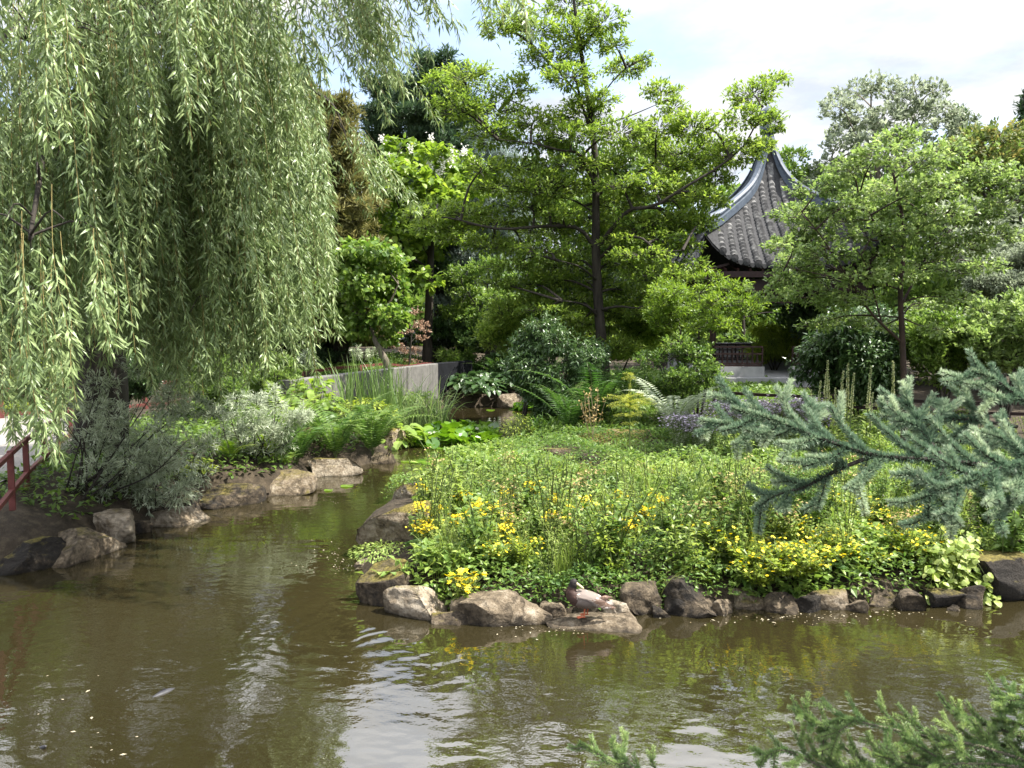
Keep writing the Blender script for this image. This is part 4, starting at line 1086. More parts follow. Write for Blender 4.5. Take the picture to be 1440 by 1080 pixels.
def broad_plant(name, label, cat, b, n, Ls, h, spread, mat, tint=.5, tm=None, stemlen=True, droop=.3):
    root = thing(name, label, cat, b)
    gl, gs = Geo(), Geo()
    a = U(0, 2 * math.pi, n); r = U(.0, 1, n) ** .6 * spread
    e = np.stack([b[0] + r * np.cos(a), b[1] + r * np.sin(a), b[2] + h * (1 - .55 * (r / spread) ** 2) * U(.45, 1.05, n)], -1)
    s = np.tile(b, (n, 1)) + np.stack([r * np.cos(a), r * np.sin(a), 0 * a], -1) * .35
    if stemlen: sticks(gs, s, e, .008, .005)
    ax = np.stack([np.cos(a), np.sin(a), U(-.5, .3, n) - droop * r / spread], -1) + rng.normal(0, .3, (n, 3))
    nm = rvec(n) * .45 + np.array([0, 0, 1])
    leaves(gl, tm or leafbig(.75, .08, .2), e, ax, nm, Ls * U(.6, 1.2, n), tint + rng.normal(0, .2, n))
    if stemlen: gs.build('stalks', M['stem'], root)
    gl.build('leaves', M[mat], root)
    return root
def gp(px, py, Y):
    p = at(px, py, Y); return np.array([p[0], p[1], gz1(p[0], p[1])])
broad_plant('rhubarb_plant', 'clump of big bright crinkled leaves by the near end of the wall', 'plant', gp(440, 590, 16.2), 130, .2, 1.0, .6, 'catalpa', .45)
broad_plant('rhubarb_plant', 'big dark-sided leafy clump between the ferns and the sedge', 'plant', gp(560, 620, 17.2), 60, .3, .75, .65, 'ball', .6)
broad_plant('spurge_plant', 'yellow-topped bank perennial behind the tall ferns', 'plant', gp(510, 600, 17.2), 900, .11, .62, .8, 'yellowgreen', .55, leaf5(.5))
broad_plant('spurge_plant', 'yellow-green bank perennial sloping down to the lilies', 'plant', gp(556, 612, 17.4), 600, .11, .5, .6, 'yellowgreen', .45, leaf5(.5))
broad_plant('plantain_plant', 'broad-leaved rosette plant on the rocks at the island tip', 'plant', np.array([*grd(604, 838)[:2] + [0, .3], .2]), 40, .19, .3, .2, 'hosta', .5, leafbig(.55, .08, .25), True, .2)
broad_plant('goldenrod_plant', 'yellow-flowered feathery plant at the channel head by the pale rock', 'plant', gp(728, 622, 16.4), 260, .08, .6, .4, 'yellowgreen', .8, leaf5(.3))
broad_plant('cress_plant', 'low cress spreading over the pale ledge', 'plant', np.array([*grd(545, 795)[:2], .12]), 900, .045, .12, .42, 'cover', .7, leaf5(.5), False)
broad_plant('yellow_leaf_plant', 'lime-green low plant on the bank beside the small fern', 'plant', gp(275, 690, 11.6), 160, .08, .3, .3, 'yellowgreen', .7, leaf5(.6))

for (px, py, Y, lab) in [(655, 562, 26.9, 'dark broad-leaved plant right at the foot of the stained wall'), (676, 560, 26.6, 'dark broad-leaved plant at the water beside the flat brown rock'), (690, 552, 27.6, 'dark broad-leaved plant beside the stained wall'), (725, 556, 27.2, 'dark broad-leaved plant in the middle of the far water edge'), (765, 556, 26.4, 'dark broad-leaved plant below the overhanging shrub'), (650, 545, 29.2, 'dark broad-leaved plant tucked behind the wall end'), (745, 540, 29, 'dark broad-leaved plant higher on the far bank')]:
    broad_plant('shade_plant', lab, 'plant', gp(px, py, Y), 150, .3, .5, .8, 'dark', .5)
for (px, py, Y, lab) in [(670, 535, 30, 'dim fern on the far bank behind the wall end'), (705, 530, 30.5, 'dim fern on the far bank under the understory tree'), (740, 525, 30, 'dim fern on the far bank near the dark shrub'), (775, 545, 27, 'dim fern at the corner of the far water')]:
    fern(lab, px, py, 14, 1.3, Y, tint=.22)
for k, (px, py, lab) in enumerate([(700, 572, 'dark flat stone at the far water edge'), (722, 575, 'pair-like dark stone next to the far flat stone'), (765, 580, 'dark stone where the far water meets the shrub')]):
    rock(px, py, 40, 22, lab, seed=70 + k, moss=-.2)
# ---- water lilies
def lily(label, xy, n, rad, h, Lp, flowers=0, tint=.5, raised=.75, name='water_lily'):
    root = thing(name, label, 'water lily', (xy[0], xy[1], 0))
    g, gs, gf = Geo(), Geo(), Geo()
    for k in range(n):
        a = U(0, 6.28); r = U(0, 1) ** .5
        c = np.array([xy[0] + rad[0] * r * math.cos(a), xy[1] + rad[1] * r * math.sin(a), 0])
        up = rng.random() < raised
        z = h * U(.2, 1) * (1 - .5 * r * r) if up else .012 + .001 * (k % 7)
        s = Lp * U(.6, 1.15)
        tiltv = rng.normal(0, .5 if up else .01, 2)
        nmv = nrm(np.array([tiltv[0], tiltv[1], 1.0]))
        u = nrm(np.cross(nmv, [U(-1, 1), U(-1, 1), .01])); w = np.cross(nmv, u)
        m = 16; th = np.linspace(.22, 2 * math.pi - .22, m)
        cup = .10 if up else 0
        ring = c + [0, 0, z] + s / 2 * (np.cos(th)[:, None] * u + np.sin(th)[:, None] * w) + nmv * (cup * s * (1 + .5 * np.sin(3 * th + k)))[:, None]
        half = c + [0, 0, z] + s / 4.2 * (np.cos(th)[:, None] * u + np.sin(th)[:, None] * w) + nmv * cup * s * .3
        V = np.vstack([[c + [0, 0, z]], half, ring])
        Fc = [[0, 1 + q, 2 + q] for q in range(m - 1)]
        Fq = [[1 + q, 1 + m + q, 2 + m + q, 2 + q] for q in range(m - 1)]
        t = np.clip(tint + rng.normal(0, .2), 0, 1)
        g.add(V, Fc, t)
        g.F.append(np.array(Fq, np.int32) + (g.n - len(V))); g.T.append(np.full(len(Fq), t, np.float32)); g.M.append(np.zeros(len(Fq), np.int32))
        if up:
            sticks(gs, c[None] + [[0, 0, -.1]], c[None] + [[0, 0, z]], .008, .006)
    g.build('leaves', M['lily'], root, smooth=True)
    if gs.n: gs.build('stalks', M['stem'], root)
    for k in range(flowers):
        c = np.array([xy[0] + rad[0] * U(-.7, .7), xy[1] - rad[1] * U(.1, .9), h * .7])
        gf = Geo(); n2 = 18
        a = np.linspace(0, 12.5, n2)
        ax = np.stack([np.cos(a), np.sin(a), np.linspace(.3, 1.6, n2)], -1)
        leaves(gf, leaf5(.45, .1, -.1), np.tile(c, (n2, 1)), ax, np.array([0, 0, 1.0]) - ax * .5, .075, .6)
        gf.build('flower', M['whiteflower'], root)
    return root
lc = grd(632, 632); lily('dense raised water lily bed with broad shiny leaves and white blooms at the channel head', (lc[0] + .02, lc[1] + 1.6), 330, (1.12, 1.7), .36, .3, 3, .5)
lc = grd(780, 578); lily('dim water lily patch at the far end of the pond', (lc[0] - .55, lc[1] + .4), 90, (.9, .6), .25, .3, 0, .3)
lc = grd(640, 650); lily('band of flat floating lily pads in front of the raised lily bed', (lc[0], lc[1]), 46, (1.0, .45), .02, .26, 0, .55, 0)
for (px, py, s, lab) in [(488, 684, .22, 'single bright lily pad floating near the lichen boulder'), (462, 690, .15, 'small lily pad floating beside the brighter single one'), (690, 577, .3, 'lone lily pad on the dark far water')]:
    c = grd(px, py)
    root = thing('lily_pad', lab, 'lily pad', c)
    g = Geo(); m = 20; th = np.linspace(.2, 6.08, m)
    ring = np.stack([np.cos(th) * s / 2, np.sin(th) * s / 2, .012 + .004 * np.sin(3 * th)], -1) + c
    g.add(np.vstack([[c + [0, 0, .012]], ring]), [[0, 1 + q, 2 + q] for q in range(m - 1)], .7)
    g.build('leaf', M['lily'], root)

# ------------------------------------------------------------------ island planting
def island_pts(n, y0=6.9, y1=14.8, x0=-2.2, x1=8.5, smin=.15):
    out = np.zeros((0, 2))
    while len(out) < n:
        x = U(x0, x1, n * 2); y = y0 + (y1 - y0) * U(0, 1, n * 2) ** 1.25
        s = shore(x, y)
        k = (s > smin) & (x > -2.3 + (y > 12) * 1.2) & ~((x < -.112 * y - .12) & (y < 11.4) & (y > 7.3))
        out = np.vstack([out, np.stack([x[k], y[k]], -1)])
    return out[:n]
# low leafy mat
g = Geo()
n = 95000
P = island_pts(n, 6.9, 15.8, -2.2, 8.0, .0)
mound = np.array([noise.noise(Vector((p[0] * 1.5, p[1] * 1.5, 1.3))) for p in P[::1]])
mound = np.clip(mound * .9 + .5, 0, 1)
zz = gz(P[:, 0], P[:, 1])
hh = .05 + .34 * mound
pos = np.stack([P[:, 0], P[:, 1], zz + hh * U(.15, 1.0, n) ** .6], -1)
patch = np.array([noise.noise(Vector((p[0] * .55 + 9, p[1] * .55, 4))) for p in P])
leaves(g, leaf5(.55, .08, .1), pos, rvec(n) * [1, 1, .5] + [0, 0, .15], rvec(n) * .55 + [0, 0, 1.0], .055 * U(.6, 1.3, n) * (1 + .7 * (patch > .12)), .36 + patch * .55 + rng.normal(0, .18, n))
tag(g.build('ground_cover', M['cover']), 'low leafy ground cover spreading over the island', 'ground cover', kind='stuff')
# weeds on the left bank and below the trees
g = Geo()
n = 80000
x = U(-7.5, 9, n * 3); y = U(8, 32, n * 3); s = shore(x, y)
k = (s > .25) & ((x < -2.4) & (y > 9) & (x > -6.6 - .35 * np.maximum(y - 12, 0)) | (y > 15.5) & ~((y > 23) & (np.abs(x + .3) < 2.6)) | (x > 3) & (y > 11.5)); x, y = x[k][:n], y[k][:n]; n = len(x)
pos = np.stack([x, y, gz(x, y) + U(.0, .2, n)], -1)
leaves(g, leaf5(.5), pos, rvec(n) * [1, 1, .5] + [0, 0, .25], rvec(n) * .6 + [0, 0, 1.0], (.07 + .003 * y) * U(.6, 1.3, n), .42 + rng.normal(0, .2, n))
tag(g.build('undergrowth', M['mid']), 'sparse green weeds and litter under the trees and shrubs', 'undergrowth', kind='stuff')

def herb_proto(name, label, cat, h, stems, lsz, lmat, flower=None, fsz=.03, nfl=9, tint=.5, ldens=26, lw=.34, spread=.35, group=None, fspread=.06, fprob=1.0):
    root = thing(name, label, cat, (0, 0, -50), group)
    b = np.array([0, 0, -50.0])
    gl, gs, heads = Geo(), Geo(), []
    for k in range(stems):
        a = U(0, 6.28); e = b + np.array([math.cos(a) * spread * U(.1, 1) * h, math.sin(a) * spread * U(.1, 1) * h, h * U(.7, 1.08)])
        m = b + (e - b) * .5 + [0, 0, .06 * h]
        P_ = smooth_pts([b + rng.normal(0, .02, 3) * [1, 1, 0], m, e], 7)
        sticks(gs, P_[:-1], P_[1:], .004, .0035)
        nl = int(ldens * h * U(.8, 1.2) / .5)
        t = U(.08, .97, nl); i = np.minimum((t * 6).astype(int), 5); f = (t * 6 - i)[:, None]
        pos = P_[i] * (1 - f) + P_[i + 1] * f
        leaves(gl, leaf5(lw, .05, .2), pos, rvec(nl) * [1, 1, .4] + [0, 0, .25], rvec(nl) * .4 + [0, 0, 1], lsz * U(.6, 1.2, nl) * (1.15 - .5 * t), tint + rng.normal(0, .2, nl))
        if flower and rng.random() < fprob:
            n2 = nfl; gf = Geo(); heads.append(gf)
            c = e + rng.normal(0, fspread, (n2, 3)) * [1, 1, .55]
            sticks(gs, np.tile(P_[-2], (n2, 1)), c, .002, .0015)
            for q in range(n2):
                a2 = np.linspace(0, 6.28, 7)[:-1]
                ax = np.stack([np.cos(a2), np.sin(a2), 0 * a2 + .25], -1)
                tl = rvec(1)[0] * .7; ax = ax + np.stack([0 * a2, 0 * a2, ax[:, :2] @ tl[:2]], -1)
                leaves(gf, leaf1(.6), np.tile(c[q], (6, 1)), ax, np.tile([0, 0, 1.0], (6, 1)) - [tl[0], tl[1], 0] + rng.normal(0, .2, (6, 3)), fsz * U(.7, 1.2), U(.2, .9))
    gs.build('stems', M['stem'], root); gl.build('leaves', M[lmat], root)
    for gf in heads: gf.build('flower_head', M[flower], root)
    return root
used = {}
def place(key, proto, px, py, Y, rz=None, sc=None, label=None, group=None):
    b = gp(px, py, Y)
    rz = U(0, 6.28) if rz is None else rz; sc = U(.8, 1.2) if sc is None else sc
    return place_xyz(key, proto, b, rz, sc, label, group)
def place_xyz(key, proto, b, rz, sc, label=None, group=None):
    if key not in used:
        used[key] = 1
        proto.location = Vector([float(v) for v in b]); proto.rotation_euler = (0, 0, rz); proto.scale = (sc, sc, sc)
        if label: proto['label'] = label
        if group: proto['group'] = group
        return proto
    return dup(proto, b, rz, sc, label, group)

rag = [herb_proto('ragwort_plant', 'leafy ragwort stem topped with a flat cluster of bright yellow flowers', 'wildflower', .62, 4, .1, 'herb', 'yellow', .03, 22, .55, fspread=.07, group='yellow ragwort in the island flowers') for _ in range(3)]
for i, (px, py) in enumerate([(600, 690), (588, 722), (592, 748), (622, 735), (655, 702), (690, 735), (725, 700), (745, 690), (737, 722), (757, 702), (790, 722), (828, 712), (845, 742), (870, 700), (640, 762), (700, 770), (780, 760), (900, 735), (930, 720), (880, 770), (665, 735), (612, 765)]):
    # the yellow head is at this pixel: the plant stands where its foot meets the island
    Y = np.interp(py, [690, 770], [9.3, 7.9]) + U(-.25, .25)
    hd = at(px, py, Y); z0 = gz1(hd[0], hd[1]); sc = max(.6, (hd[2] - z0) / .57)
    place_xyz('rag%d' % (i % 3), rag[i % 3], [hd[0], hd[1], z0], U(0, 6.28), sc)
buff = [herb_proto('seeding_plant', 'leafy stem with faded buff seed heads standing among the island flowers', 'wildflower', .6, 5, .08, 'herb', 'buff', .018, 12, .6, group='buff seed heads in the island flowers') for _ in range(2)]
for i in range(26):
    p = island_pts(1, 7.6, 11.0, -1.3, 5.5, .4)[0]
    place_xyz('buff%d' % (i % 2), buff[i % 2], [p[0], p[1], gz1(p[0], p[1])], U(0, 6.28), U(.75, 1.15))
wild = [herb_proto('wild_herb', 'tall lanky yellow-green herb rising above its neighbours on the island', 'herb', .85, 5, .06, 'herb', None, tint=U(.5, .8), ldens=26, lw=.26, spread=.28, group='tall lanky herbs on the island') for _ in range(3)]
for i in range(26):
    p = island_pts(1, 7.4, 10.8, -1.0, 6.5, .3)[0]
    place_xyz('wild%d' % (i % 3), wild[i % 3], [p[0], p[1], gz1(p[0], p[1])], U(0, 6.28), U(.6, 1.1) * np.interp(p[1], [7, 7.8, 9, 12], [.7, 1.2, 1.2, .7]))
tuftp = thing('grass_tuft', 'thin arching rush tuft among the island flowers', 'grass', (0, 0, -50), 'rush tufts among the island flowers')  # wild grass tuft, copied over the island
g = Geo(); blades(g, np.array([0, 0, -50.0]), 46, .75, .5, .1, .55, .007, .6); g.build('blades', M['herb'], tuftp)
for i in range(40):
    p = island_pts(1, 7.3, 11.5, -1.2, 6.5, .25)[0]
    place_xyz('tuft', tuftp, [p[0], p[1], gz1(p[0], p[1])], U(0, 6.28), U(.6, 1.15))
herbs = [herb_proto('leafy_herb', 'bushy green leafy herb without flowers on the island', 'herb', .5, 7, U(.045, .085), ['herb', 'mid', 'herb', 'yellowgreen', 'cover'][hq], None, tint=U(.35, .65), ldens=34, lw=U(.25, .5), spread=.5, group='leafy herbs on the island') for hq in range(5)]
for i in range(220):
    p = island_pts(1, 7.2, 12.5, -1.6, 7.0, .2)[0]
    if abs(p[0] - 1.05) < .25 and p[1] < 7.3: continue
    place_xyz('herb%d' % (i % 5), herbs[i % 5], [p[0], p[1], gz1(p[0], p[1])], U(0, 6.28), U(.6, 1.75) * np.interp(p[1], [7, 7.5, 8.8, 12], [.75, 1.15, 1.1, .5]))
for i in range(70):
    p = np.array([U(3.2, 9.5), U(11.8, 16.8)])
    place_xyz('herb%d' % (i % 5), herbs[i % 5], [p[0], p[1], gz1(p[0], p[1])], U(0, 6.28), U(.8, 1.7), 'bushy green perennial in the border before the dark red fence', 'leafy perennials before the dark red fence')
tall = [herb_proto('willowherb_plant', 'tall dark green leafy plant with drooping narrow leaves under the fir bough', 'herb', .95, 6, .13, 'mid', None, tint=.25, ldens=40, lw=.24, spread=.3, group='tall dark leafy plants under the fir bough') for _ in range(2)]
for i, (px, py, Y) in enumerate([(1075, 800, 8.2), (1100, 800, 8.0), (1130, 795, 8.3), (1155, 790, 8.4), (1110, 790, 8.6), (1060, 790, 8.5), (1090, 785, 8.9), (1125, 780, 9.0), (1145, 800, 8.1), (960, 790, 8.6), (1290, 790, 8.8), (1420, 790, 8.7), (1240, 780, 8.6), (1330, 780, 8.4), (1410, 800, 8.2), (1440, 800, 8.0), (1385, 790, 8.5)]):
    place('tall%d' % (i % 2), tall[i % 2], px, py, Y, sc=U(.85, 1.1))
mk = herb_proto('monkey_flower', 'bushy clump of yellow monkey flowers growing out of the water between the slabs', 'wildflower', .34, 14, .055, 'herb', 'yellow', .035, 3, .6, ldens=50, lw=.55, spread=.5)
q = grd(652, 866); place_xyz('mk', mk, [q[0], q[1] + .05, .02], 0, 1.0)
mats = [herb_proto('yellow_loosestrife', 'creeping mat of golden-yellow flowers tumbling over the stones', 'wildflower', .26, 24, .055, 'yellowgreen', 'yellow', .02, 2, .5, fprob=.55, ldens=60, lw=.6, spread=1.3, group='golden creeping mats over the island stones') for _ in range(2)]
for i, (px, py) in enumerate([(1055, 852), (1095, 850), (1135, 852), (1150, 835), (1180, 840), (1215, 842), (1250, 838), (1285, 835), (1200, 815), (1240, 812), (1280, 808), (1160, 815), (1320, 830), (1020, 845), (700, 850), (735, 852), (1120, 830), (1075, 862), (1110, 864), (1145, 860), (1230, 790), (1265, 785), (1180, 790)]):
    b = grd(px, py); b[1] += U(.05, .3); b[2] = max(gz1(b[0], b[1]), .12) + U(.0, .22)
    place_xyz('mat%d' % (i % 2), mats[i % 2], b, U(0, 6.28), U(.8, 1.2))
# climber trailing to the water
def climber():
    b = at(1345, 800, 7.45)
    root = thing('trailing_climber', 'pale-leaved trailing climber hanging from the bank into the pond', 'climber', (b[0], b[1], .3))
    gl, gs = Geo(), Geo()
    for k in range(26):
        s = at(U(1290, 1380), U(740, 800), U(7.45, 7.8)); e = at(U(1295, 1400), U(810, 862), U(7.15, 7.4)); e[2] = max(e[2], .03)
        P_ = smooth_pts([s, (s + e) / 2 + [U(-.05, .05), -.1, .1], e], 9)
        sticks(gs, P_[:-1], P_[1:], .003, .002)
        i = rng.integers(0, 9, 22)
        leaves(gl, leafbig(.8, .05, .2), P_[i] + rng.normal(0, .04, (22, 3)), rvec(22) * [1, 1, .5] + [0, -.3, -.4], rvec(22) * .4 + [0, -.4, .8], .075 * U(.6, 1.3, 22), .65 + rng.normal(0, .2, 22))
    gs.build('stems', M['stem'], root); gl.build('leaves', M['herb'], root)
climber()
# lavender-blue flowers and cream spikes before the pavilion
lav = [herb_proto('lavender_plant', 'misty purple-flowered sage drift in front of the pavilion base', 'flower', .8, 26, .06, 'silver', 'purple', .03, 12, .5, ldens=20, lw=.2, spread=.5, group='purple sage in front of the pavilion', fspread=.1) for _ in range(2)]
for i, (px, py, Y) in enumerate([(1010, 580, 15.5), (1035, 582, 15.2), (1060, 582, 15.4), (1085, 582, 15.2), (1110, 582, 15.0), (1135, 585, 14.8), (1050, 590, 14.4), (1150, 590, 14.4)]):
    place('lav%d' % (i % 2), lav[i % 2], px, py, Y, sc=U(.9, 1.15))
for i, (px, py, Y) in enumerate([(955, 605, 13.8), (985, 605, 13.6), (970, 600, 14.2)]):
    place('lav%d' % (i % 2), lav[i % 2], px, py, Y, sc=U(.75, .9), label='purple sage plant between the ochre boulder and the fir bough tip', group='purple sage by the ochre boulder')
def spike_proto():
    root = thing('mullein_spike', 'slender cream flower spike standing before the dark laurel', 'flower', (0, 0, -50), 'cream flower spikes before the dark laurel')
    b = np.array([0, 0, -50.0]); gs, gf, gl = Geo(), Geo(), Geo()
    P_ = smooth_pts([b, b + [.01, 0, .5], b + [.03, .01, 1.0]], 8); tube(gs, P_, np.linspace(.012, .006, 8), 6)
    n = 260; t = U(.5, 1.0, n); i = np.minimum((t * 7).astype(int), 6); f = (t * 7 - i)[:, None]
    a = U(0, 6.28, n)
    leaves(gf, leaf1(.7), P_[i] * (1 - f) + P_[i + 1] * f, np.stack([np.cos(a), np.sin(a), U(0, 1, n)], -1), rvec(n) + [0, 0, .5], .025 * (1.25 - .6 * (t - .5) * 2), U(.2, .9, n))
    n = 26; a = U(0, 6.28, n); t = U(.02, .45, n)
    leaves(gl, leaf5(.3), b + np.stack([0 * t, 0 * t, t], -1), np.stack([np.cos(a), np.sin(a), 0 * a + .5], -1), np.tile([0, 0, 1.0], (n, 1)), .16 * (1.2 - t), .5 + rng.normal(0, .2, n))
    gs.build('stem', M['stem'], root); gf.build('flowers', M['cream'], root); gl.build('leaves', M['herb'], root)
    return root
sp = spike_proto()
for (px, pt, Y) in [(1160, 507, 14.6), (1168, 518, 14.5), (1182, 522, 14.2), (1194, 511, 14.4), (1221, 516, 14.3), (1151, 536, 14), (1197, 525, 14), (1142, 548, 13.8), (1225, 552, 13.5), (1258, 508, 15.2), (1305, 558, 13.8), (1177, 545, 13.8)]:
    t = at(px, pt, Y); z0 = gz1(t[0], t[1])
    place_xyz('sp', sp, [t[0], t[1], z0], U(0, 6.28), max(.5, t[2] - z0))
# dead stalks
root = thing('dry_stalks', 'dry pale seed stalks in front of the dark fern', 'plant', gp(832, 625, 15.2))
g, gl = Geo(), Geo()
b = gp(832, 625, 15.2)
for k in range(9):
    e = b + [U(-.35, .3), U(-.1, .1), U(.7, 1.15)]; s = b + rng.normal(0, .03, 3) * [1, 1, 0]
    P_ = smooth_pts([s, (s + e) / 2 + [U(-.05, .05), 0, 0], e], 7); sticks(g, P_[:-1], P_[1:], .006, .004)
    i = rng.integers(3, 7, 16); leaves(gl, leaf1(.6), P_[i] + rng.normal(0, .03, (16, 3)), rvec(16) + [0, 0, .5], rvec(16), .06, U(.3, .9, 16))
g.build('stems', M['deadstem'], root); gl.build('seed_heads', M['buff'], root)

# ---- needles
def needle_shoot(gl, P, nd, ln, tint, mat_w=.1, ring=1.0, rad0=.0):
    """needles all round a shoot polyline P"""
    seg = np.linalg.norm(np.diff(P, axis=0), axis=1); Ls = seg.sum()
    n = int(nd * Ls)
    if n < 4: return
    t = np.sort(rng.random(n)); i = np.minimum((t * (len(P) - 1)).astype(int), len(P) - 2); f = (t * (len(P) - 1) - i)[:, None]
    pos = P[i] * (1 - f) + P[i + 1] * f; d = nrm(P[i + 1] - P[i])
    r = rvec(n); r = nrm(r - d * np.sum(r * d, 1, keepdims=True))
    r = nrm(r + np.array([0, 0, .35]))
    ax = r * ring + d * (.3 + .3 * t[:, None]) + rng.normal(0, .1, (n, 3))
    leaves(gl, leaf1(mat_w), pos, ax, rvec(n), ln * U(.8, 1.15, n) * (1 - .25 * t), tint + .3 * (t - .5) + rng.normal(0, .13, n))

def young_fir():
    b = gp(885, 650, 13.4)
    t = at(886, 528, 13.4); H = t[2] - b[2]
    root = thing('fir_sapling', 'young yellow-green fir standing alone in the island ground cover', 'young fir', b)
    gs, gl = Geo(), Geo()
    P_ = smooth_pts([b, b + [0, 0, H * .5], t], 10); tube(gs, P_, np.linspace(.016, .006, 10), 6)
    needle_shoot(gl, P_[6:], 420, .05, .6)
    for lev, ln, n in ((.42, .18, 4), (.52, .32, 6), (.62, .42, 8), (.68, .5, 9), (.74, .3, 5), (.95, .14, 4), (1.0, .12, 4)):
        for k in range(n):
            a = 6.28 * (k + U(0, .6)) / n
            s = b + [0, 0, H * lev]
            e = s + np.array([math.cos(a), math.sin(a), U(-.05, .25)]) * ln * U(.8, 1.1)
            Q = smooth_pts([s, (s + e) / 2 + [0, 0, .03], e], 6); tube(gs, Q, np.linspace(.006, .003, 6), 4)
            needle_shoot(gl, Q, 520, .045, .55)
    gs.build('trunk', M['stem'], root); gl.build('needles', M['sapling'], root)
young_fir()

def fir_bough(gs, gl, pts, Y, rad, nside, sl, nd, ln, tint, sub=True, twist=.0, tw=.1, root_at=None):
    W3 = [at(p[0], p[1], Y + (p[2] if len(p) > 2 else 0)) for p in pts]
    if root_at is not None and (pts[0][0] >= 1600 or pts[0][1] >= 1150):
        q = np.array([root_at[0], root_at[1], min(max(W3[0][2] - .12, root_at[2] + .1), root_at[3])])
        tube(gs, smooth_pts([q, (q + W3[0]) / 2 + [0, 0, .03], W3[0]], 8), np.linspace(rad * 2, rad, 8), 6)
    P_ = smooth_pts(W3, 22)
    tube(gs, P_, np.linspace(rad, rad * .35, 22), 6)
    needle_shoot(gl, P_[4:], nd * .8, ln, tint - .2, tw)
    L_ = np.linalg.norm(P_[-1] - P_[0])
    for k in range(nside):
        f = (k + .6) / nside; i = min(int(f * 21), 20)
        s = P_[i]; d = nrm(P_[i + 1] - P_[i])
        side = nrm(np.cross(d, np.array([0, -.75 + twist, .65]))) * (1 if k % 2 else -1)
        ln2 = sl * U(.7, 1.2) * (1.15 - .5 * f)
        e = s + nrm(d * .8 + side * .85 + np.array([0, U(-.3, .3), U(.0, .3)])) * ln2
        Q = smooth_pts([s, (s + e) / 2 + [0, 0, -.008], e], 8)
        tube(gs, Q, np.linspace(rad * .35, rad * .22, 8), 4)
        needle_shoot(gl, Q, nd, ln, tint + rng.normal(0, .1), tw)
        if sub and ln2 > .05:
            for q in (.45, .75):
                for sg in (1, -1):
                    if rng.random() < .8: continue
                    s2 = Q[int(q * 7)]; d2 = nrm(Q[-1] - Q[0]); sd2 = nrm(np.cross(d2, np.array([0, -.8, .5]))) * sg
                    e2 = s2 + nrm(d2 + sd2 * .8 + rng.normal(0, .15, 3)) * ln2 * U(.4, .6)
                    Q2 = smooth_pts([s2, (s2 + e2) / 2, e2], 6)
                    tube(gs, Q2, np.linspace(rad * .22, rad * .15, 6), 4)
                    needle_shoot(gl, Q2, nd, ln * .95, tint + .28 + rng.normal(0, .15), tw)
    needle_shoot(gl, P_[-6:], nd, ln, tint + .25, tw)

def fir_tree():
    tb_ = np.array([3.0, 1.7, gz1(3.0, 1.7)])
    root = thing('fir_tree', 'blue-green fir bough reaching in over the flowers from the right edge', 'fir', tb_)
    gt = Geo(); tube(gt, smooth_pts([tb_ - [0, 0, .1], tb_ + [0, 0, 1.4], tb_ + [.02, 0, 3.2]], 10), np.linspace(.11, .05, 10), 9)
    gt.build('trunk', M['barkgrey'], root, smooth=True)
    boughs = [
        ([(1640, 720, -.1), (1480, 668), (1330, 648), (1230, 640), (1150, 615), (1090, 592), (1030, 575)], .008, 22, .115),
        ([(1230, 640), (1180, 660), (1130, 685), (1090, 697), (1060, 718)], .006, 9, .075),
        ([(1330, 648), (1300, 610, .05), (1285, 580, .08), (1270, 548, .1)], .005, 7, .085),
        ([(1330, 655), (1310, 690, -.05), (1305, 730, -.08)], .005, 5, .08),
        ([(1640, 700), (1500, 660, -.1), (1420, 655, -.15), (1370, 675, -.2), (1320, 690, -.2)], .007, 12, .1),
        ([(1640, 660), (1520, 600, .1), (1450, 570, .1), (1400, 535, .1), (1366, 522, .1)], .007, 13, .1),
        ([(1640, 720), (1510, 690, -.1), (1440, 700, -.15), (1390, 728, -.2)], .006, 9, .09),
        ([(1180, 622), (1120, 600, .1), (1050, 600, .15), (985, 592, .15)], .005, 9, .09),
        ([(1430, 600, .1), (1360, 590, .1), (1300, 590, .15), (1240, 585, .15)], .005, 10, .09)]
    boughs += [([(1640, 690, .1), (1500, 640, .15), (1420, 625, .2), (1350, 620, .2), (1290, 625, .2)], .006, 10, .1)]
    for k, (pts, rad, ns, sl) in enumerate(boughs):
        gs, gl = Geo(), Geo()
        fir_bough(gs, gl, pts, 1.75, rad, max(6, int(ns * .85)), sl * 1.2, 4800, .018, .47, tw=.15, root_at=(tb_[0], tb_[1], tb_[2], 3.4))
        bo = gs.build('bough', M['bark'], root, smooth=True); gl.build('needles', M['fir'], bo)
fir_tree()

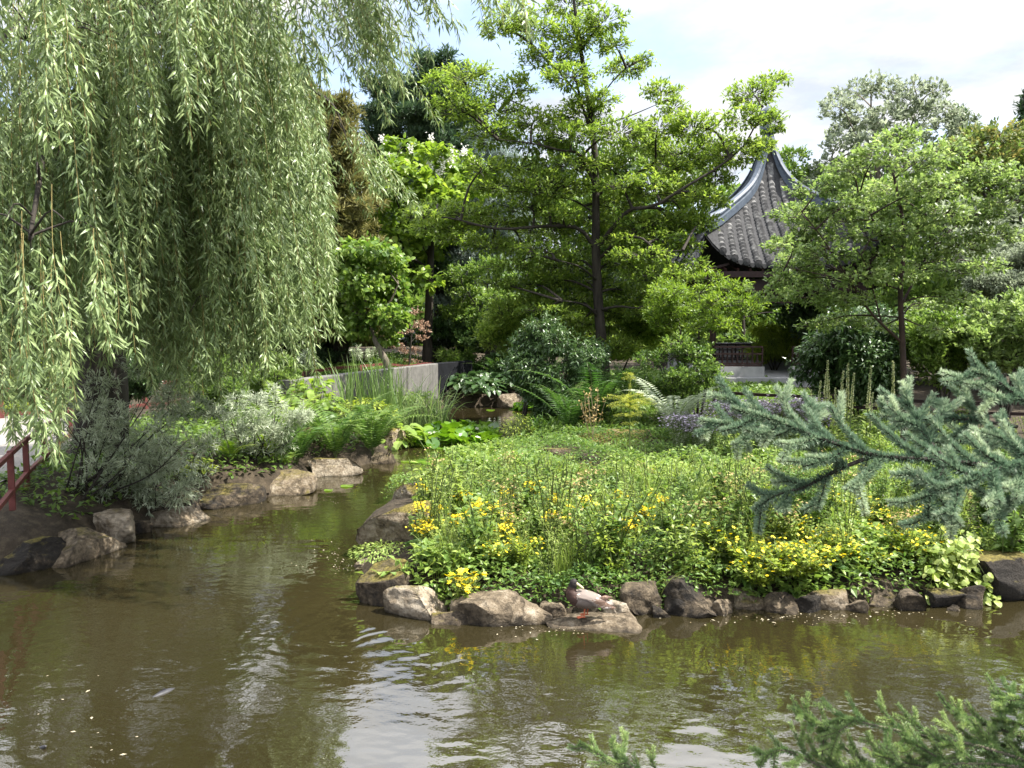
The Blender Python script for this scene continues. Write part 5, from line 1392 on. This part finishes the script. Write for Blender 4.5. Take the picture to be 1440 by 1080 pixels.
def spruce():
    tb_ = np.array([2.5, .9, gz1(2.5, .9)])
    root = thing('spruce_tree', 'green spruce boughs with pale tips rising along the bottom edge over the water', 'spruce', tb_)
    gt = Geo(); tube(gt, smooth_pts([tb_ - [0, 0, .1], tb_ + [0, 0, .5], tb_ + [-.05, .1, 1.0]], 8), np.linspace(.07, .03, 8), 8)
    gt.build('trunk', M['barkgrey'], root, smooth=True)
    boughs = [([(1640, 1160), (1480, 1085), (1380, 1050), (1300, 1035), (1230, 1020), (1185, 1012), (1150, 1030)], 16, .1),
        ([(1640, 1080), (1520, 1030), (1460, 1005), (1430, 990), (1405, 982)], 11, .09),
        ([(1640, 1120), (1500, 1060), (1420, 1030), (1360, 1010), (1340, 1000)], 13, .09),
        ([(1380, 1180), (1280, 1110), (1200, 1060), (1150, 1020), (1118, 998)], 13, .09),
        ([(1380, 1200), (1250, 1120), (1160, 1080), (1100, 1055), (1065, 1075)], 11, .09),
        ([(1640, 1140), (1480, 1090), (1400, 1075), (1330, 1075), (1260, 1080), (1200, 1085)], 13, .09),
        ([(1080, 1220), (980, 1130), (900, 1090), (850, 1065), (815, 1045)], 8, .08),
        ([(980, 1180), (930, 1110), (890, 1080), (868, 1055)], 5, .07),
        ([(1640, 1060), (1540, 1010), (1480, 990), (1440, 975)], 8, .08),
        ([(1640, 1150), (1540, 1090), (1450, 1060), (1390, 1045), (1320, 1050)], 14, .09),
        ([(1640, 1180), (1500, 1110), (1400, 1090), (1310, 1080), (1230, 1062)], 14, .09),
        ([(1500, 1200), (1400, 1120), (1310, 1060), (1270, 1040)], 11, .085),
        ([(1450, 1220), (1320, 1140), (1220, 1095), (1140, 1060)], 12, .085),
        ([(1640, 1110), (1550, 1060), (1490, 1035), (1440, 1020), (1395, 1012)], 11, .085)]
    for k, (pts, ns, sl) in enumerate(boughs):
        gs, gl = Geo(), Geo()
        pts = [(p[0], p[1], U(-.06, .06)) for p in pts]
        fir_bough(gs, gl, pts, 1.95, .006, int(ns * 1.2), sl * 1.1, 4000, .0145, .55, tw=.14, twist=.3, root_at=(tb_[0], tb_[1], tb_[2], 1.9))
        bo = gs.build('bough', M['barkgrey'], root, smooth=True); gl.build('needles', M['spruce'], bo)
spruce()

# ------------------------------------------------------------------ pavilion
def pavilion():
    Y0 = 26.0
    a = 3.0; c = at(1076, 372, Y0 + a)
    cx, cy = c[0], Y0 + a
    zf = gz1(cx, cy); ze = at(1078, 374, Y0)[2]; H = at(1078, 372 - 196, cy)[2] - ze
    root = thing('pavilion', 'Chinese garden pavilion with curved grey tiled roof, white base and dark red woodwork', 'pavilion', (cx, cy, zf))
    def prof(t): return .62 * (1 - t) + .38 * (1 - t) ** 9
    def surf(t, s, off=0.0):
        """front face of the roof: t 0 apex..1 eave, s -1..1 across"""
        return np.array([s * a * t, -a * t, ze + H * (prof(t) + .2 * abs(s) ** 4 * t) + off])
    def rot(v, k):
        v = np.asarray(v, float); q = k * math.pi / 2; cs, sn = round(math.cos(q)), round(math.sin(q))
        return np.stack([v[..., 0] * cs - v[..., 1] * sn + cx, v[..., 0] * sn + v[..., 1] * cs + cy, v[..., 2]], -1)
    # roof bed
    g = Geo(); nt, ns = 22, 24
    for k in range(4):
        for off, rev in ((0, False), (-.09, True)):
            V = np.array([[surf(.02 + .98 * i / nt, -1 + 2 * j / ns, off) for j in range(ns + 1)] for i in range(nt + 1)])
            I, J = np.meshgrid(np.arange(nt), np.arange(ns), indexing='ij'); b0 = I * (ns + 1) + J
            f = np.stack([b0, b0 + ns + 1, b0 + ns + 2, b0 + 1], -1).reshape(-1, 4)
            g.add(rot(V.reshape(-1, 3), k), f[:, ::-1] if rev else f)
    roof = g.build('roof', M['tiledark'], root)
    # rows of lapped tiles, each a ribbed half-round running up the slope
    ncol = 15
    gt, ge = Geo(), Geo()
    for k in range(4):
        for q in range(ncol):
            xpos = (q + .5) / ncol * 2 - 1
            t0 = max(abs(xpos) * 1.05 + .03, .1)
            if t0 > .97: continue
            nr = int((1 - t0) * 34)
            ts = np.sort(np.concatenate([np.linspace(t0, 1.0, nr + 1), np.linspace(t0, 1.0, nr + 1)[:-1] + (1 - t0) / nr * .12]))
            ring = []
            w = a / ncol * .62
            for ii, t in enumerate(ts):
                s = xpos / max(t, .01)
                p = surf(t, max(-1, min(1, s)))
                p[0] = xpos * a
                # each tile lifts at its lower lip
                lift = .07 if ii % 2 == 0 else .01
                rr_ = w * (1.0 if ii % 2 == 0 else .84)
                th = np.linspace(0, math.pi, 7)
                ring.append(np.stack([p[0] + rr_ * np.cos(th), np.full(7, p[1]), p[2] + lift + rr_ * .95 * np.sin(th)], -1))
            V = np.array(ring); m = len(ts)
            I, J = np.meshgrid(np.arange(m - 1), np.arange(6), indexing='ij'); b0 = I * 7 + J
            gt.add(rot(V.reshape(-1, 3), k), np.stack([b0, b0 + 7, b0 + 8, b0 + 1], -1).reshape(-1, 4))
            # round end tile and pointed drip tile
            e = surf(1.0, max(-1, min(1, xpos)))
            th = np.linspace(0, 2 * math.pi, 13)[:-1]
            disc = np.stack([xpos * a + w * np.cos(th), np.full(12, -a - .03), e[2] + .04 + w * np.sin(th)], -1)
            disc2 = disc + [0, .06, 0]
            f = [[i_, (i_ + 1) % 12, 12 + (i_ + 1) % 12, 12 + i_] for i_ in range(12)]
            Vd = np.vstack([disc, disc2, [[xpos * a, -a - .045, e[2] + .04]]])
            ge.add(rot(Vd, k), f); ge.add(rot(Vd, k), [[(i_ + 1) % 12, i_, 24] for i_ in range(12)])
            xm = xpos + 1.0 / ncol
            if xm < 1:
                e = surf(1.0, xm); hw = a / ncol * .55
                Vd = np.array([[xm * a - hw, -a - .02, e[2] + .05], [xm * a + hw, -a - .02, e[2] + .05], [xm * a + hw * .6, -a - .03, e[2] - .06], [xm * a, -a - .035, e[2] - .11], [xm * a - hw * .6, -a - .03, e[2] - .06]])
                Vd = np.vstack([Vd, Vd + [0, .03, 0]])
                ge.add(rot(Vd, k), [[0, 4, 3, 1], [5, 6, 8, 9]]); ge.add(rot(Vd, k), [[1, 3, 2], [6, 7, 8]])
    gt.build('tile_rows', M['tile'], roof, smooth=False)
    ge.build('eave_tiles', M['tiledark'], roof)
    # hip ridges: tall blue-grey ribs with rolled caps
    for k in range(4):
        g = Geo()
        ts = np.linspace(.03, 1.06, 30)
        pts = np.array([[t * a, -t * a, ze + H * (prof(min(t, 1)) + .2 * t) + (max(0, t - .8) * .8)] for t in ts])
        nrm2 = np.array([1, 1, 0]) / math.sqrt(2)
        sect = [(-.13, -.1), (-.13, .16), (-.09, .18), (-.09, .26), (-.13, .28), (-.13, .33), (-.07, .40), (.07, .40), (.13, .33), (.13, .28), (.09, .26), (.09, .18), (.13, .16), (.13, -.1)]
        V = np.array([[p + nrm2 * u + np.array([0, 0, v]) for u, v in sect] for p in pts]); m = len(sect)
        I, J = np.meshgrid(np.arange(len(ts) - 1), np.arange(m - 1), indexing='ij'); b0 = I * m + J
        g.add(rot(V.reshape(-1, 3), k), np.stack([b0, b0 + 1, b0 + m + 1, b0 + m], -1).reshape(-1, 4))
        for e_ in (0, len(ts) - 1):
            cpt = V[e_].mean(0); g.add(rot(np.vstack([V[e_], [cpt]]), k), [[j, (j + 1) % m, m] for j in range(m)])
        g.build('hip_ridge', M['ridge'], roof)
    g = Geo()
    zz_ = ze + H
    P_ = np.array([[cx, cy, zz_ + z] for z in (-.3, -.05, .05, .15, .25, .4, .55, .65, .72)]); tube(g, P_, [.3, .32, .22, .18, .3, .34, .24, .1, .03], 14)
    g.build('finial', M['ridge'], roof, smooth=True)
    # beams, rafters
    g = Geo()
    for k in range(4):
        for (z, hh_, yy) in ((ze - .27, .2, a - .12), (ze - .62, .42, a - .42)):
            A = rot(np.array([-yy, -yy, z]), k); B = rot(np.array([yy - .01, -yy, z]), k); bar(g, A, B, .16, hh_)
        for q in range(14):
            x = -a + .3 + q * (2 * a - .6) / 13
            bar(g, rot(np.array([x, -a + .02, ze - .13]), k), rot(np.array([x, -a + .9, ze + .1]), k), .07, .08)
    g.build('eave_beams', M['darkred'], root)
    yy = a - .42
    # hanging fretwork under the beam
    g = Geo()
    for k in range(4):
        z1, z0 = ze - .86, ze - 1.2
        for z in (z1, (z0 + z1) / 2, z0): bar(g, rot(np.array([-yy + .12, -yy, z]), k), rot(np.array([yy - .12, -yy, z]), k), .045, .04)
        for q in range(19):
            x = -yy + .15 + q * (2 * yy - .3) / 18
            lo, hi = ((z0, z1) if q % 3 == 0 else (((z0 + z1) / 2, z1) if q % 3 == 1 else (z0, (z0 + z1) / 2)))
            bar(g, rot(np.array([x, -yy, lo]), k), rot(np.array([x, -yy, hi]), k), .04, .035)
    g.build('hanging_fretwork', M['darkred'], root)
    for k in range(4):
        for x in (-yy,):
            p = rot(np.array([x, -yy, 0]), k)
            g = Geo(); tube(g, [[p[0], p[1], zf - .1], [p[0], p[1], ze - .5]], [.11, .11], 12); g.build('column', M['darkred'], root, smooth=True)
    # white base with an entrance gap on the garden side, terrace behind
    zt = at(1078, 516, Y0)[2]
    g = Geo(); box(g, [cx, cy, zf + .06], [2 * a + .5, 2 * a + .5, .3]); g.build('plinth', M['white'], root)
    g = Geo()
    for k in range(4):
        if k == 0:
            spans = [(-yy - .12, -yy * .34), (yy * .02, yy + .12)]
        elif k == 2: spans = [(-yy - .12, -yy * .34), (yy * .34, yy + .12)]
        else: spans = [(-yy + .14, yy - .14)]
        for x0, x1 in spans:
            A = rot(np.array([x0, -yy - .18, (zt + zf + .2) / 2]), k); B = rot(np.array([x1, -yy - .18, (zt + zf + .2) / 2]), k)
            bar(g, A, B, .22, zt - zf - .2)
    g.build('low_wall', M['white'], root)
    g = Geo(); lt = at(1078, 488, Y0)[2]
    for k in range(4):
        spans = [(-yy - .05, -yy * .36), (yy * .04, yy + .05)] if k == 0 else [(-yy + .2, yy - .2)]
        for x0, x1 in spans:
            for z in (zt + .03, zt + .1, (zt + lt) / 2 + .1, lt): bar(g, rot(np.array([x0, -yy - .18, z]), k), rot(np.array([x1, -yy - .18, z]), k), .09 if z < lt else .12, .055)
            nb = max(3, int((x1 - x0) / .16))
            for q in range(nb + 1):
                x = x0 + (x1 - x0) * q / nb
                lo, hi = (zt + .1, lt) if q % 2 == 0 else (zt + .1, (zt + lt) / 2 + .1)
                bar(g, rot(np.array([x, -yy - .18, lo]), k), rot(np.array([x, -yy - .18, hi]), k), .05, .05)
    g.build('lattice_railing', M['darkred'], root)
pavilion()
bw0 = at(940, 500, 34); bw1 = at(1200, 500, 34)
g = Geo(); box(g, [(bw0[0] + bw1[0]) / 2, 34, gz1(5, 34) + .5], [bw1[0] - bw0[0], .3, 1.4], bev=.02)
wt = thing('garden_wall', 'sunlit white garden wall seen through the pavilion entrance', 'wall', ((bw0[0] + bw1[0]) / 2, 34, gz1(5, 34)))
g.build('wall_face', M['white'], wt)
g = Geo(); box(g, [(bw0[0] + bw1[0]) / 2, 34, gz1(5, 34) + 1.25], [bw1[0] - bw0[0] + .1, .46, .1], bev=.03); g.build('coping', M['tile'], wt)

# ------------------------------------------------------------------ duck, fish, floating bits
def duck_material():
    m, nt, out = new_mat('duck_plumage')
    at_ = nt.nodes.new('ShaderNodeAttribute'); at_.attribute_name = 'tint'
    tc = nt.nodes.new('ShaderNodeTexCoord')
    v = nt.nodes.new('ShaderNodeTexVoronoi'); v.inputs['Scale'].default_value = 34
    mp = nt.nodes.new('ShaderNodeMapping'); mp.inputs['Scale'].default_value = (.55, 1, 1); L(nt, tc.outputs['Object'], mp.inputs[0]); L(nt, mp.outputs[0], v.inputs['Vector'])
    n = noise_n(nt, 24, 5, .6, tc.outputs['Object'])
    # tint: 0 head, .25 breast, .5 flank, .75 wing, 1 tail
    base = ramp(nt, [(0, (.03, .02, .015)), (.25, (.13, .065, .045)), (.5, (.52, .47, .43)), (.75, (.3, .19, .13)), (1, (.72, .69, .65))])
    base.color_ramp.interpolation = 'CONSTANT'
    e = base.color_ramp.elements
    for k, p in enumerate((0, .13, .38, .63, .88)): e[k].position = p
    L(nt, at_.outputs['Fac'], base.inputs['Fac'])
    dk = ramp(nt, [(.44, (1, 1, 1)), (.56, (.16, .12, .1))])
    ad = nt.nodes.new('ShaderNodeMath'); ad.operation = 'MULTIPLY_ADD'; L(nt, v.outputs['Distance'], ad.inputs[0]); ad.inputs[1].default_value = .35; L(nt, n.outputs['Fac'], ad.inputs[2])
    L(nt, ad.outputs[0], dk.inputs['Fac'])
    mx = nt.nodes.new('ShaderNodeMix'); mx.data_type = 'RGBA'; mx.blend_type = 'MULTIPLY'; mx.inputs[0].default_value = .85
    L(nt, base.outputs['Color'], mx.inputs[6]); L(nt, dk.outputs['Color'], mx.inputs[7])
    p = nt.nodes.new('ShaderNodeBsdfPrincipled'); p.inputs['Roughness'].default_value = .75
    L(nt, mx.outputs[2], p.inputs['Base Color'])
    b = nt.nodes.new('ShaderNodeBump'); b.inputs['Strength'].default_value = .5; b.inputs['Distance'].default_value = .006
    L(nt, v.outputs['Distance'], b.inputs['Height']); L(nt, b.outputs[0], p.inputs['Normal'])
    L(nt, p.outputs[0], out.inputs['Surface'])
    return m
M['duck'] = duck_material()
M['duckleg'] = rough_mat('orange_leg', [(.3, (.42, .1, .05)), (.7, (.55, .16, .08))], 20, .2, 60, .6)
M['bill'] = rough_mat('olive_bill', [(.3, (.35, .3, .16)), (.7, (.5, .44, .26))], 20, .1, 60, .5)
M['eye'] = rough_mat('dark_eye', [(.3, (.01, .01, .01)), (.7, (.02, .02, .02))], 5, 0, 10, .15)

def duck():
    f0 = grd(822, 879); x0, y0 = f0[0], f0[1]; zs = .078
    root = thing('duck', 'brown and white mottled duck standing on a flat wet stone with its head turned back', 'duck', (x0, y0, zs))
    o = np.array([x0, y0, zs])
    # spine of the body from tail to breast, up the neck to the crown; x is along the body (tail to the right)
    sp_ = np.array([[.235, 0, .118, .006, .004], [.205, 0, .122, .03, .012], [.165, 0, .130, .05, .028], [.12, 0, .140, .07, .055], [.06, 0, .148, .085, .074], [0, 0, .156, .09, .082],
                    [-.055, 0, .168, .084, .082], [-.098, 0, .190, .068, .070], [-.118, -.002, .222, .05, .052], [-.118, -.005, .252, .036, .038], [-.110, -.008, .277, .033, .034],
                    [-.102, -.01, .298, .036, .036], [-.096, -.01, .317, .034, .034], [-.09, -.01, .334, .024, .024], [-.085, -.01, .343, .006, .006]])
    n = 46; C = smooth_pts(sp_[:, :3], n); R1 = np.interp(np.linspace(0, 14, n), range(15), sp_[:, 3]); R2 = np.interp(np.linspace(0, 14, n), range(15), sp_[:, 4])
    T = nrm(np.gradient(C, axis=0)); sides = 24; th = np.linspace(0, 2 * math.pi, sides, endpoint=False)
    V = []
    for i in range(n):
        lat = np.array([0, 1.0, 0]); up = np.cross(lat, T[i]); up = -up if up[2] < 0 and i < n * .5 else up
        up = up / np.linalg.norm(up)
        if i >= n * .5 and np.dot(up, np.array([1, 0, .2])) < 0: up = -up
        V.append(C[i] + np.cos(th)[:, None] * lat * R1[i] + np.sin(th)[:, None] * up * R2[i])
    V = np.array(V)
    # frames must turn steadily: fix flips
    for i in range(1, n):
        if np.linalg.norm(V[i] - V[i - 1]) > np.linalg.norm(V[i][(-np.arange(sides)) % sides] - V[i - 1]): V[i] = V[i][(-np.arange(sides)) % sides]
    Fc, tt = [], []
    for i in range(n - 1):
        for j in range(sides):
            Fc.append([i * sides + j, i * sides + (j + 1) % sides, (i + 1) * sides + (j + 1) % sides, (i + 1) * sides + j])
            cc = (V[i, j] + V[i + 1, (j + 1) % sides]) / 2
            if C[i, 2] > .262: t = 0
            elif cc[0] < -.075: t = .25
            elif cc[0] > .15: t = 1
            else: t = .5
            tt.append(t)
    g = Geo(); g.add(V.reshape(-1, 3) + o, Fc, np.array(tt))
    g.add(np.vstack([V[0], V[0].mean(0)[None]]) + o, [[(j + 1) % sides, j, sides] for j in range(sides)], 1.0)
    body = g.build('body', M['duck'], root, smooth=True)
    # folded wings: feathered shells on both flanks
    for sgn in (-1, 1):
        g = Geo()
        for row in range(5):
            m = 11
            f = np.linspace(0, 1, m)
            x = -.07 + .2 * f + .02 * row; z = .205 - .013 * row - .045 * f + .004 * np.sin(row + f * 3); y = sgn * (.062 + .026 * np.sin(np.pi * np.clip(f * .8 + .15, 0, 1)) + .002 * (4 - row))
            pos = np.stack([x, y, z], -1) + o
            leaves(g, leaf5(.55, -.05, -.03, .5), pos, np.tile([1, sgn * -.12, -.22], (m, 1)), np.tile([0.05, sgn * 1.0, .45], (m, 1)), .062, np.where((f + rng.normal(0, .15, m)) > .55, .75, .5))
        for k in range(6):
            leaves(g, leaf5(.28, -.04, 0), (o + [.08 + .012 * k, sgn * (.06 - .004 * k), .165 + .006 * k])[None], np.array([[1, -sgn * .3, -.16]]), np.array([[0, sgn * .8, .6]]), .115, .75)
        g.build('wing', M['duck'], root)
    g = Geo()
    for k in range(7):
        leaves(g, leaf5(.4, 0, 0), (o + [.19, .006 * (k - 3), .122])[None], np.array([[1, .16 * (k - 3), .05]]), np.array([[0, 0, 1.0]]), .07, 1.0)
    g.build('tail', M['duck'], root)
    # bill laid back over the shoulder
    g = Geo()
    B = np.array([[-.078, -.022, .305], [-.055, -.028, .292], [-.03, -.034, .274], [-.014, -.037, .262]]) + o
    tube(g, smooth_pts(B, 8), np.array([.015, .0135, .012, .011, .011, .0115, .011, .006]), 10); g.build('bill', M['bill'], root, smooth=True)
    for sgn in (-1, 1):
        g = Geo(); tube(g, np.array([[-.088, -.01 + sgn * .031, .318], [-.088, -.01 + sgn * .036, .318]]) + o, [.0055, .003], 8); g.build('eye', M['eye'], root)
    for (dx, dy) in ((-.005, -.035), (.03, .03)):
        g = Geo(); tube(g, np.array([[dx + .004, dy, .1], [dx, dy, .05], [dx - .004, dy, .008]]) + o, [.009, .0065, .006], 8)
        h = np.array([dx - .004, dy, .006]); toes = [h + [-.055, -.028, -.002], h + [-.066, 0, -.002], h + [-.055, .028, -.002]]
        for q in toes: tube(g, np.array([h, (h + q) / 2 + [0, 0, .004], q]) + o, [.005, .004, .0025], 6)
        tube(g, np.array([h, h + [.018, 0, -.002]]) + o, [.004, .002], 6)
        web = np.vstack([[h], toes]) + o + [0, 0, .002]
        g.add(web, [[0, 1, 2], [0, 2, 3]]); g.build('leg', M['duckleg'], root)
duck()

M['fish'] = rough_mat('wet_dark_skin', [(.3, (.015, .015, .018)), (.7, (.045, .045, .05))], 14, .2, 40, .5, spec=.3)
def swimmer(name, label, cat, px, py, Ls, dirx, rise):
    c = grd(px, py); root = thing(name, label, cat, c)
    n = 16; f = np.linspace(0, 1, n); d = np.array([math.cos(dirx), math.sin(dirx), 0])
    P_ = c + np.outer(f - .3, d) * Ls + np.outer(rise * (1 - 2.6 * f), [0, 0, 1.0]) - [0, 0, .01]
    R = Ls * (.2 * np.sqrt(np.clip(f, 0.01, 1)) * (1 - f ** 3) + .015)
    g = Geo(); tube(g, P_, R, 12); g.build('head' if rise > .01 else 'body', M['fish'], root, smooth=True)
    return root, c, d
r_, c, d = swimmer('terrapin', 'dark round terrapin head breaking the surface in the bottom corner', 'terrapin', 60, 1051, .13, 2.6, .03)
for sgn in (-1, 1):
    g = Geo(); e = c + np.array([-.0, .002 + .02 * sgn, .034]); tube(g, [e, e + [0, .001 * sgn, .005]], [.004, .002], 8); g.build('eye', M['eye'], r_)
r_, c, d = swimmer('fish', 'dark fish back just showing under the ripples near the left bank', 'fish', 225, 976, .2, 1.0, .004)
g = Geo(); g.add(np.array([[-.02, 0, .01], [.03, .04, .01], [.02, .03, .03]]) + c, [[0, 1, 2]]); g.build('fin', M['fish'], r_)

g = Geo(); n = 1; leaves(g, leaf5(.5, .03, .0), np.array([[0, 0, 0.0]]), np.array([[0, 1.0, 0]]), np.array([[0, 0, 1.0]]), .05, .6)
pet = g.build('floating_leaf', M['debris']); first = True
spots = [(65, 952), (137, 951), (127, 971), (56, 1005), (129, 1009), (140, 1031), (130, 1052), (168, 1063), (159, 1055), (107, 1030), (195, 1037), (466, 762), (480, 790), (495, 785), (455, 775), (500, 775), (470, 798), (700, 892), (380, 705), (440, 760), (1000, 872), (1075, 872), (1085, 876), (1100, 870), (1150, 872),
         (1170, 868), (1200, 864), (1230, 862), (1262, 862), (1285, 858), (420, 700), (250, 735), (505, 800), (488, 802), (475, 772), (462, 785), (930, 870), (1310, 870), (760, 888), (90, 985)]
for (px, py) in spots:
    c = grd(px, py)
    o = pet if first else pet.copy()
    if not first: col.objects.link(o)
    first = False
    s = U(.3, .95)
    o.location = (float(c[0]), float(c[1]), .006); o.rotation_euler = (0, 0, U(0, 6.28)); o.scale = (s, s, s)
    tag(o, 'small pale fallen leaf floating on the brown pond', 'fallen leaf', 'fallen leaves floating on the pond')
g = Geo()
n = 900
for (px, py, sx, sy, m) in [(475, 790, 26, 10, 170), (545, 800, 30, 8, 120), (1190, 866, 70, 5, 160), (1080, 872, 40, 4, 60), (420, 702, 30, 4, 60), (600, 655, 70, 6, 120), (780, 886, 30, 5, 80), (470, 672, 40, 6, 60)]:
    q = np.array([grd(px + rng.normal(0, sx), py + rng.normal(0, sy)) for _ in range(m // 2)])
    q[:, 2] = .005
    k = shore(q[:, 0], q[:, 1]) < .1; q = q[k]
    leaves(g, leaf1(.7), q, rvec(len(q)) * [1, 1, 0], np.tile([0, 0, 1.0], (len(q), 1)) + rng.normal(0, .05, (len(q), 3)), .018 * U(.5, 1.4, len(q)), U(0, .9, len(q)))
tag(g.build('floating_debris', M['debris']), 'scum of pale petals and seeds drifting along the stones', 'debris', kind='stuff')

# ------------------------------------------------------------------ light, sky, camera
SUN_EL, SUN_AZ = math.radians(57), math.radians(98)      # azimuth clockwise from straight ahead
sv = np.array([math.sin(SUN_AZ) * math.cos(SUN_EL), math.cos(SUN_AZ) * math.cos(SUN_EL), math.sin(SUN_EL)])
ld = bpy.data.lights.new('Sun', 'SUN'); ld.energy = 4.7; ld.angle = math.radians(.5); ld.color = (1, .95, .86)
lo = bpy.data.objects.new('Sun', ld); col.objects.link(lo)
lo.rotation_euler = Vector(-sv).to_track_quat('-Z', 'Y').to_euler(); lo.location = (10, -5, 25)
w = bpy.data.worlds.new('World'); scene.world = w; w.use_nodes = True
nt = w.node_tree; nt.nodes.clear()
out = nt.nodes.new('ShaderNodeOutputWorld')
sky = nt.nodes.new('ShaderNodeTexSky'); sky.sky_type = 'NISHITA'; sky.sun_disc = False
sky.sun_elevation = SUN_EL; sky.sun_rotation = SUN_AZ
bg = nt.nodes.new('ShaderNodeBackground'); bg.inputs['Strength'].default_value = .13
L(nt, sky.outputs[0], bg.inputs['Color'])
tc = nt.nodes.new('ShaderNodeTexCoord')
# cloud layer: project the view direction on a flat sheet overhead
sx = nt.nodes.new('ShaderNodeSeparateXYZ'); L(nt, tc.outputs['Generated'], sx.inputs[0])
mxz = nt.nodes.new('ShaderNodeMath'); mxz.operation = 'MAXIMUM'; L(nt, sx.outputs['Z'], mxz.inputs[0]); mxz.inputs[1].default_value = .06
adz = nt.nodes.new('ShaderNodeMath'); adz.operation = 'ADD'; L(nt, mxz.outputs[0], adz.inputs[0]); adz.inputs[1].default_value = .12
dx = nt.nodes.new('ShaderNodeMath'); dx.operation = 'DIVIDE'; L(nt, sx.outputs['X'], dx.inputs[0]); L(nt, adz.outputs[0], dx.inputs[1])
dy = nt.nodes.new('ShaderNodeMath'); dy.operation = 'DIVIDE'; L(nt, sx.outputs['Y'], dy.inputs[0]); L(nt, adz.outputs[0], dy.inputs[1])
cb = nt.nodes.new('ShaderNodeCombineXYZ'); L(nt, dx.outputs[0], cb.inputs[0]); L(nt, dy.outputs[0], cb.inputs[1]); cb.inputs[2].default_value = 3.7
cn = noise_n(nt, 1.15, 8, .58, cb.outputs[0]); cn.inputs['Distortion'].default_value = .25
cr = nt.nodes.new('ShaderNodeMapRange'); cr.inputs[1].default_value = .36; cr.inputs[2].default_value = .56; cr.inputs[3].default_value = .35; cr.interpolation_type = 'SMOOTHSTEP'
L(nt, cn.outputs['Fac'], cr.inputs[0])
cn2 = noise_n(nt, 2.6, 6, .55, cb.outputs[0])
cc = ramp(nt, [(.34, (.68, .74, .85)), (.6, (1, .99, .985))]); L(nt, cn2.outputs['Fac'], cc.inputs['Fac'])
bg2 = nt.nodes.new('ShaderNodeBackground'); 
# cloud brightened towards the unseen zenith as added fill light, dimmer low down
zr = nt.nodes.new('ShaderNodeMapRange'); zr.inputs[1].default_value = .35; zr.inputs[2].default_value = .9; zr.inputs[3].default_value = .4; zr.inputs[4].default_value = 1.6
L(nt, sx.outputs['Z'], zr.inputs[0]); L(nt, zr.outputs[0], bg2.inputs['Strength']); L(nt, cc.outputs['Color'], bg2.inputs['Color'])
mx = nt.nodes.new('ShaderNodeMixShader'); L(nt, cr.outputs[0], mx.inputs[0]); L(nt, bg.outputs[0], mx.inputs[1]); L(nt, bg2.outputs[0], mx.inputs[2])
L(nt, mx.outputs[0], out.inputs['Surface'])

cam = bpy.data.cameras.new('Camera'); co = bpy.data.objects.new('Camera', cam); col.objects.link(co)
co.location = (0, 0, CAMZ); co.rotation_euler = (math.pi / 2 - PITCH, 0, 0)
cam.sensor_width = 36; cam.lens = 36 * F / 1440; cam.clip_start = .05; cam.clip_end = 2000
cam.dof.use_dof = True; cam.dof.focus_distance = 9; cam.dof.aperture_fstop = 11
scene.camera = co
scene.view_settings.view_transform = 'Standard'; scene.view_settings.look = 'None'
scene.view_settings.exposure = 1.6; scene.view_settings.gamma = 1
scene.render.engine = 'CYCLES'
cy_ = scene.cycles
cy_.max_bounces = 5; cy_.diffuse_bounces = 4; cy_.glossy_bounces = 2; cy_.transmission_bounces = 3; cy_.transparent_max_bounces = 4
cy_.caustics_reflective = False; cy_.caustics_refractive = False
cy_.sample_clamp_indirect = 3
cy_.use_denoising = True
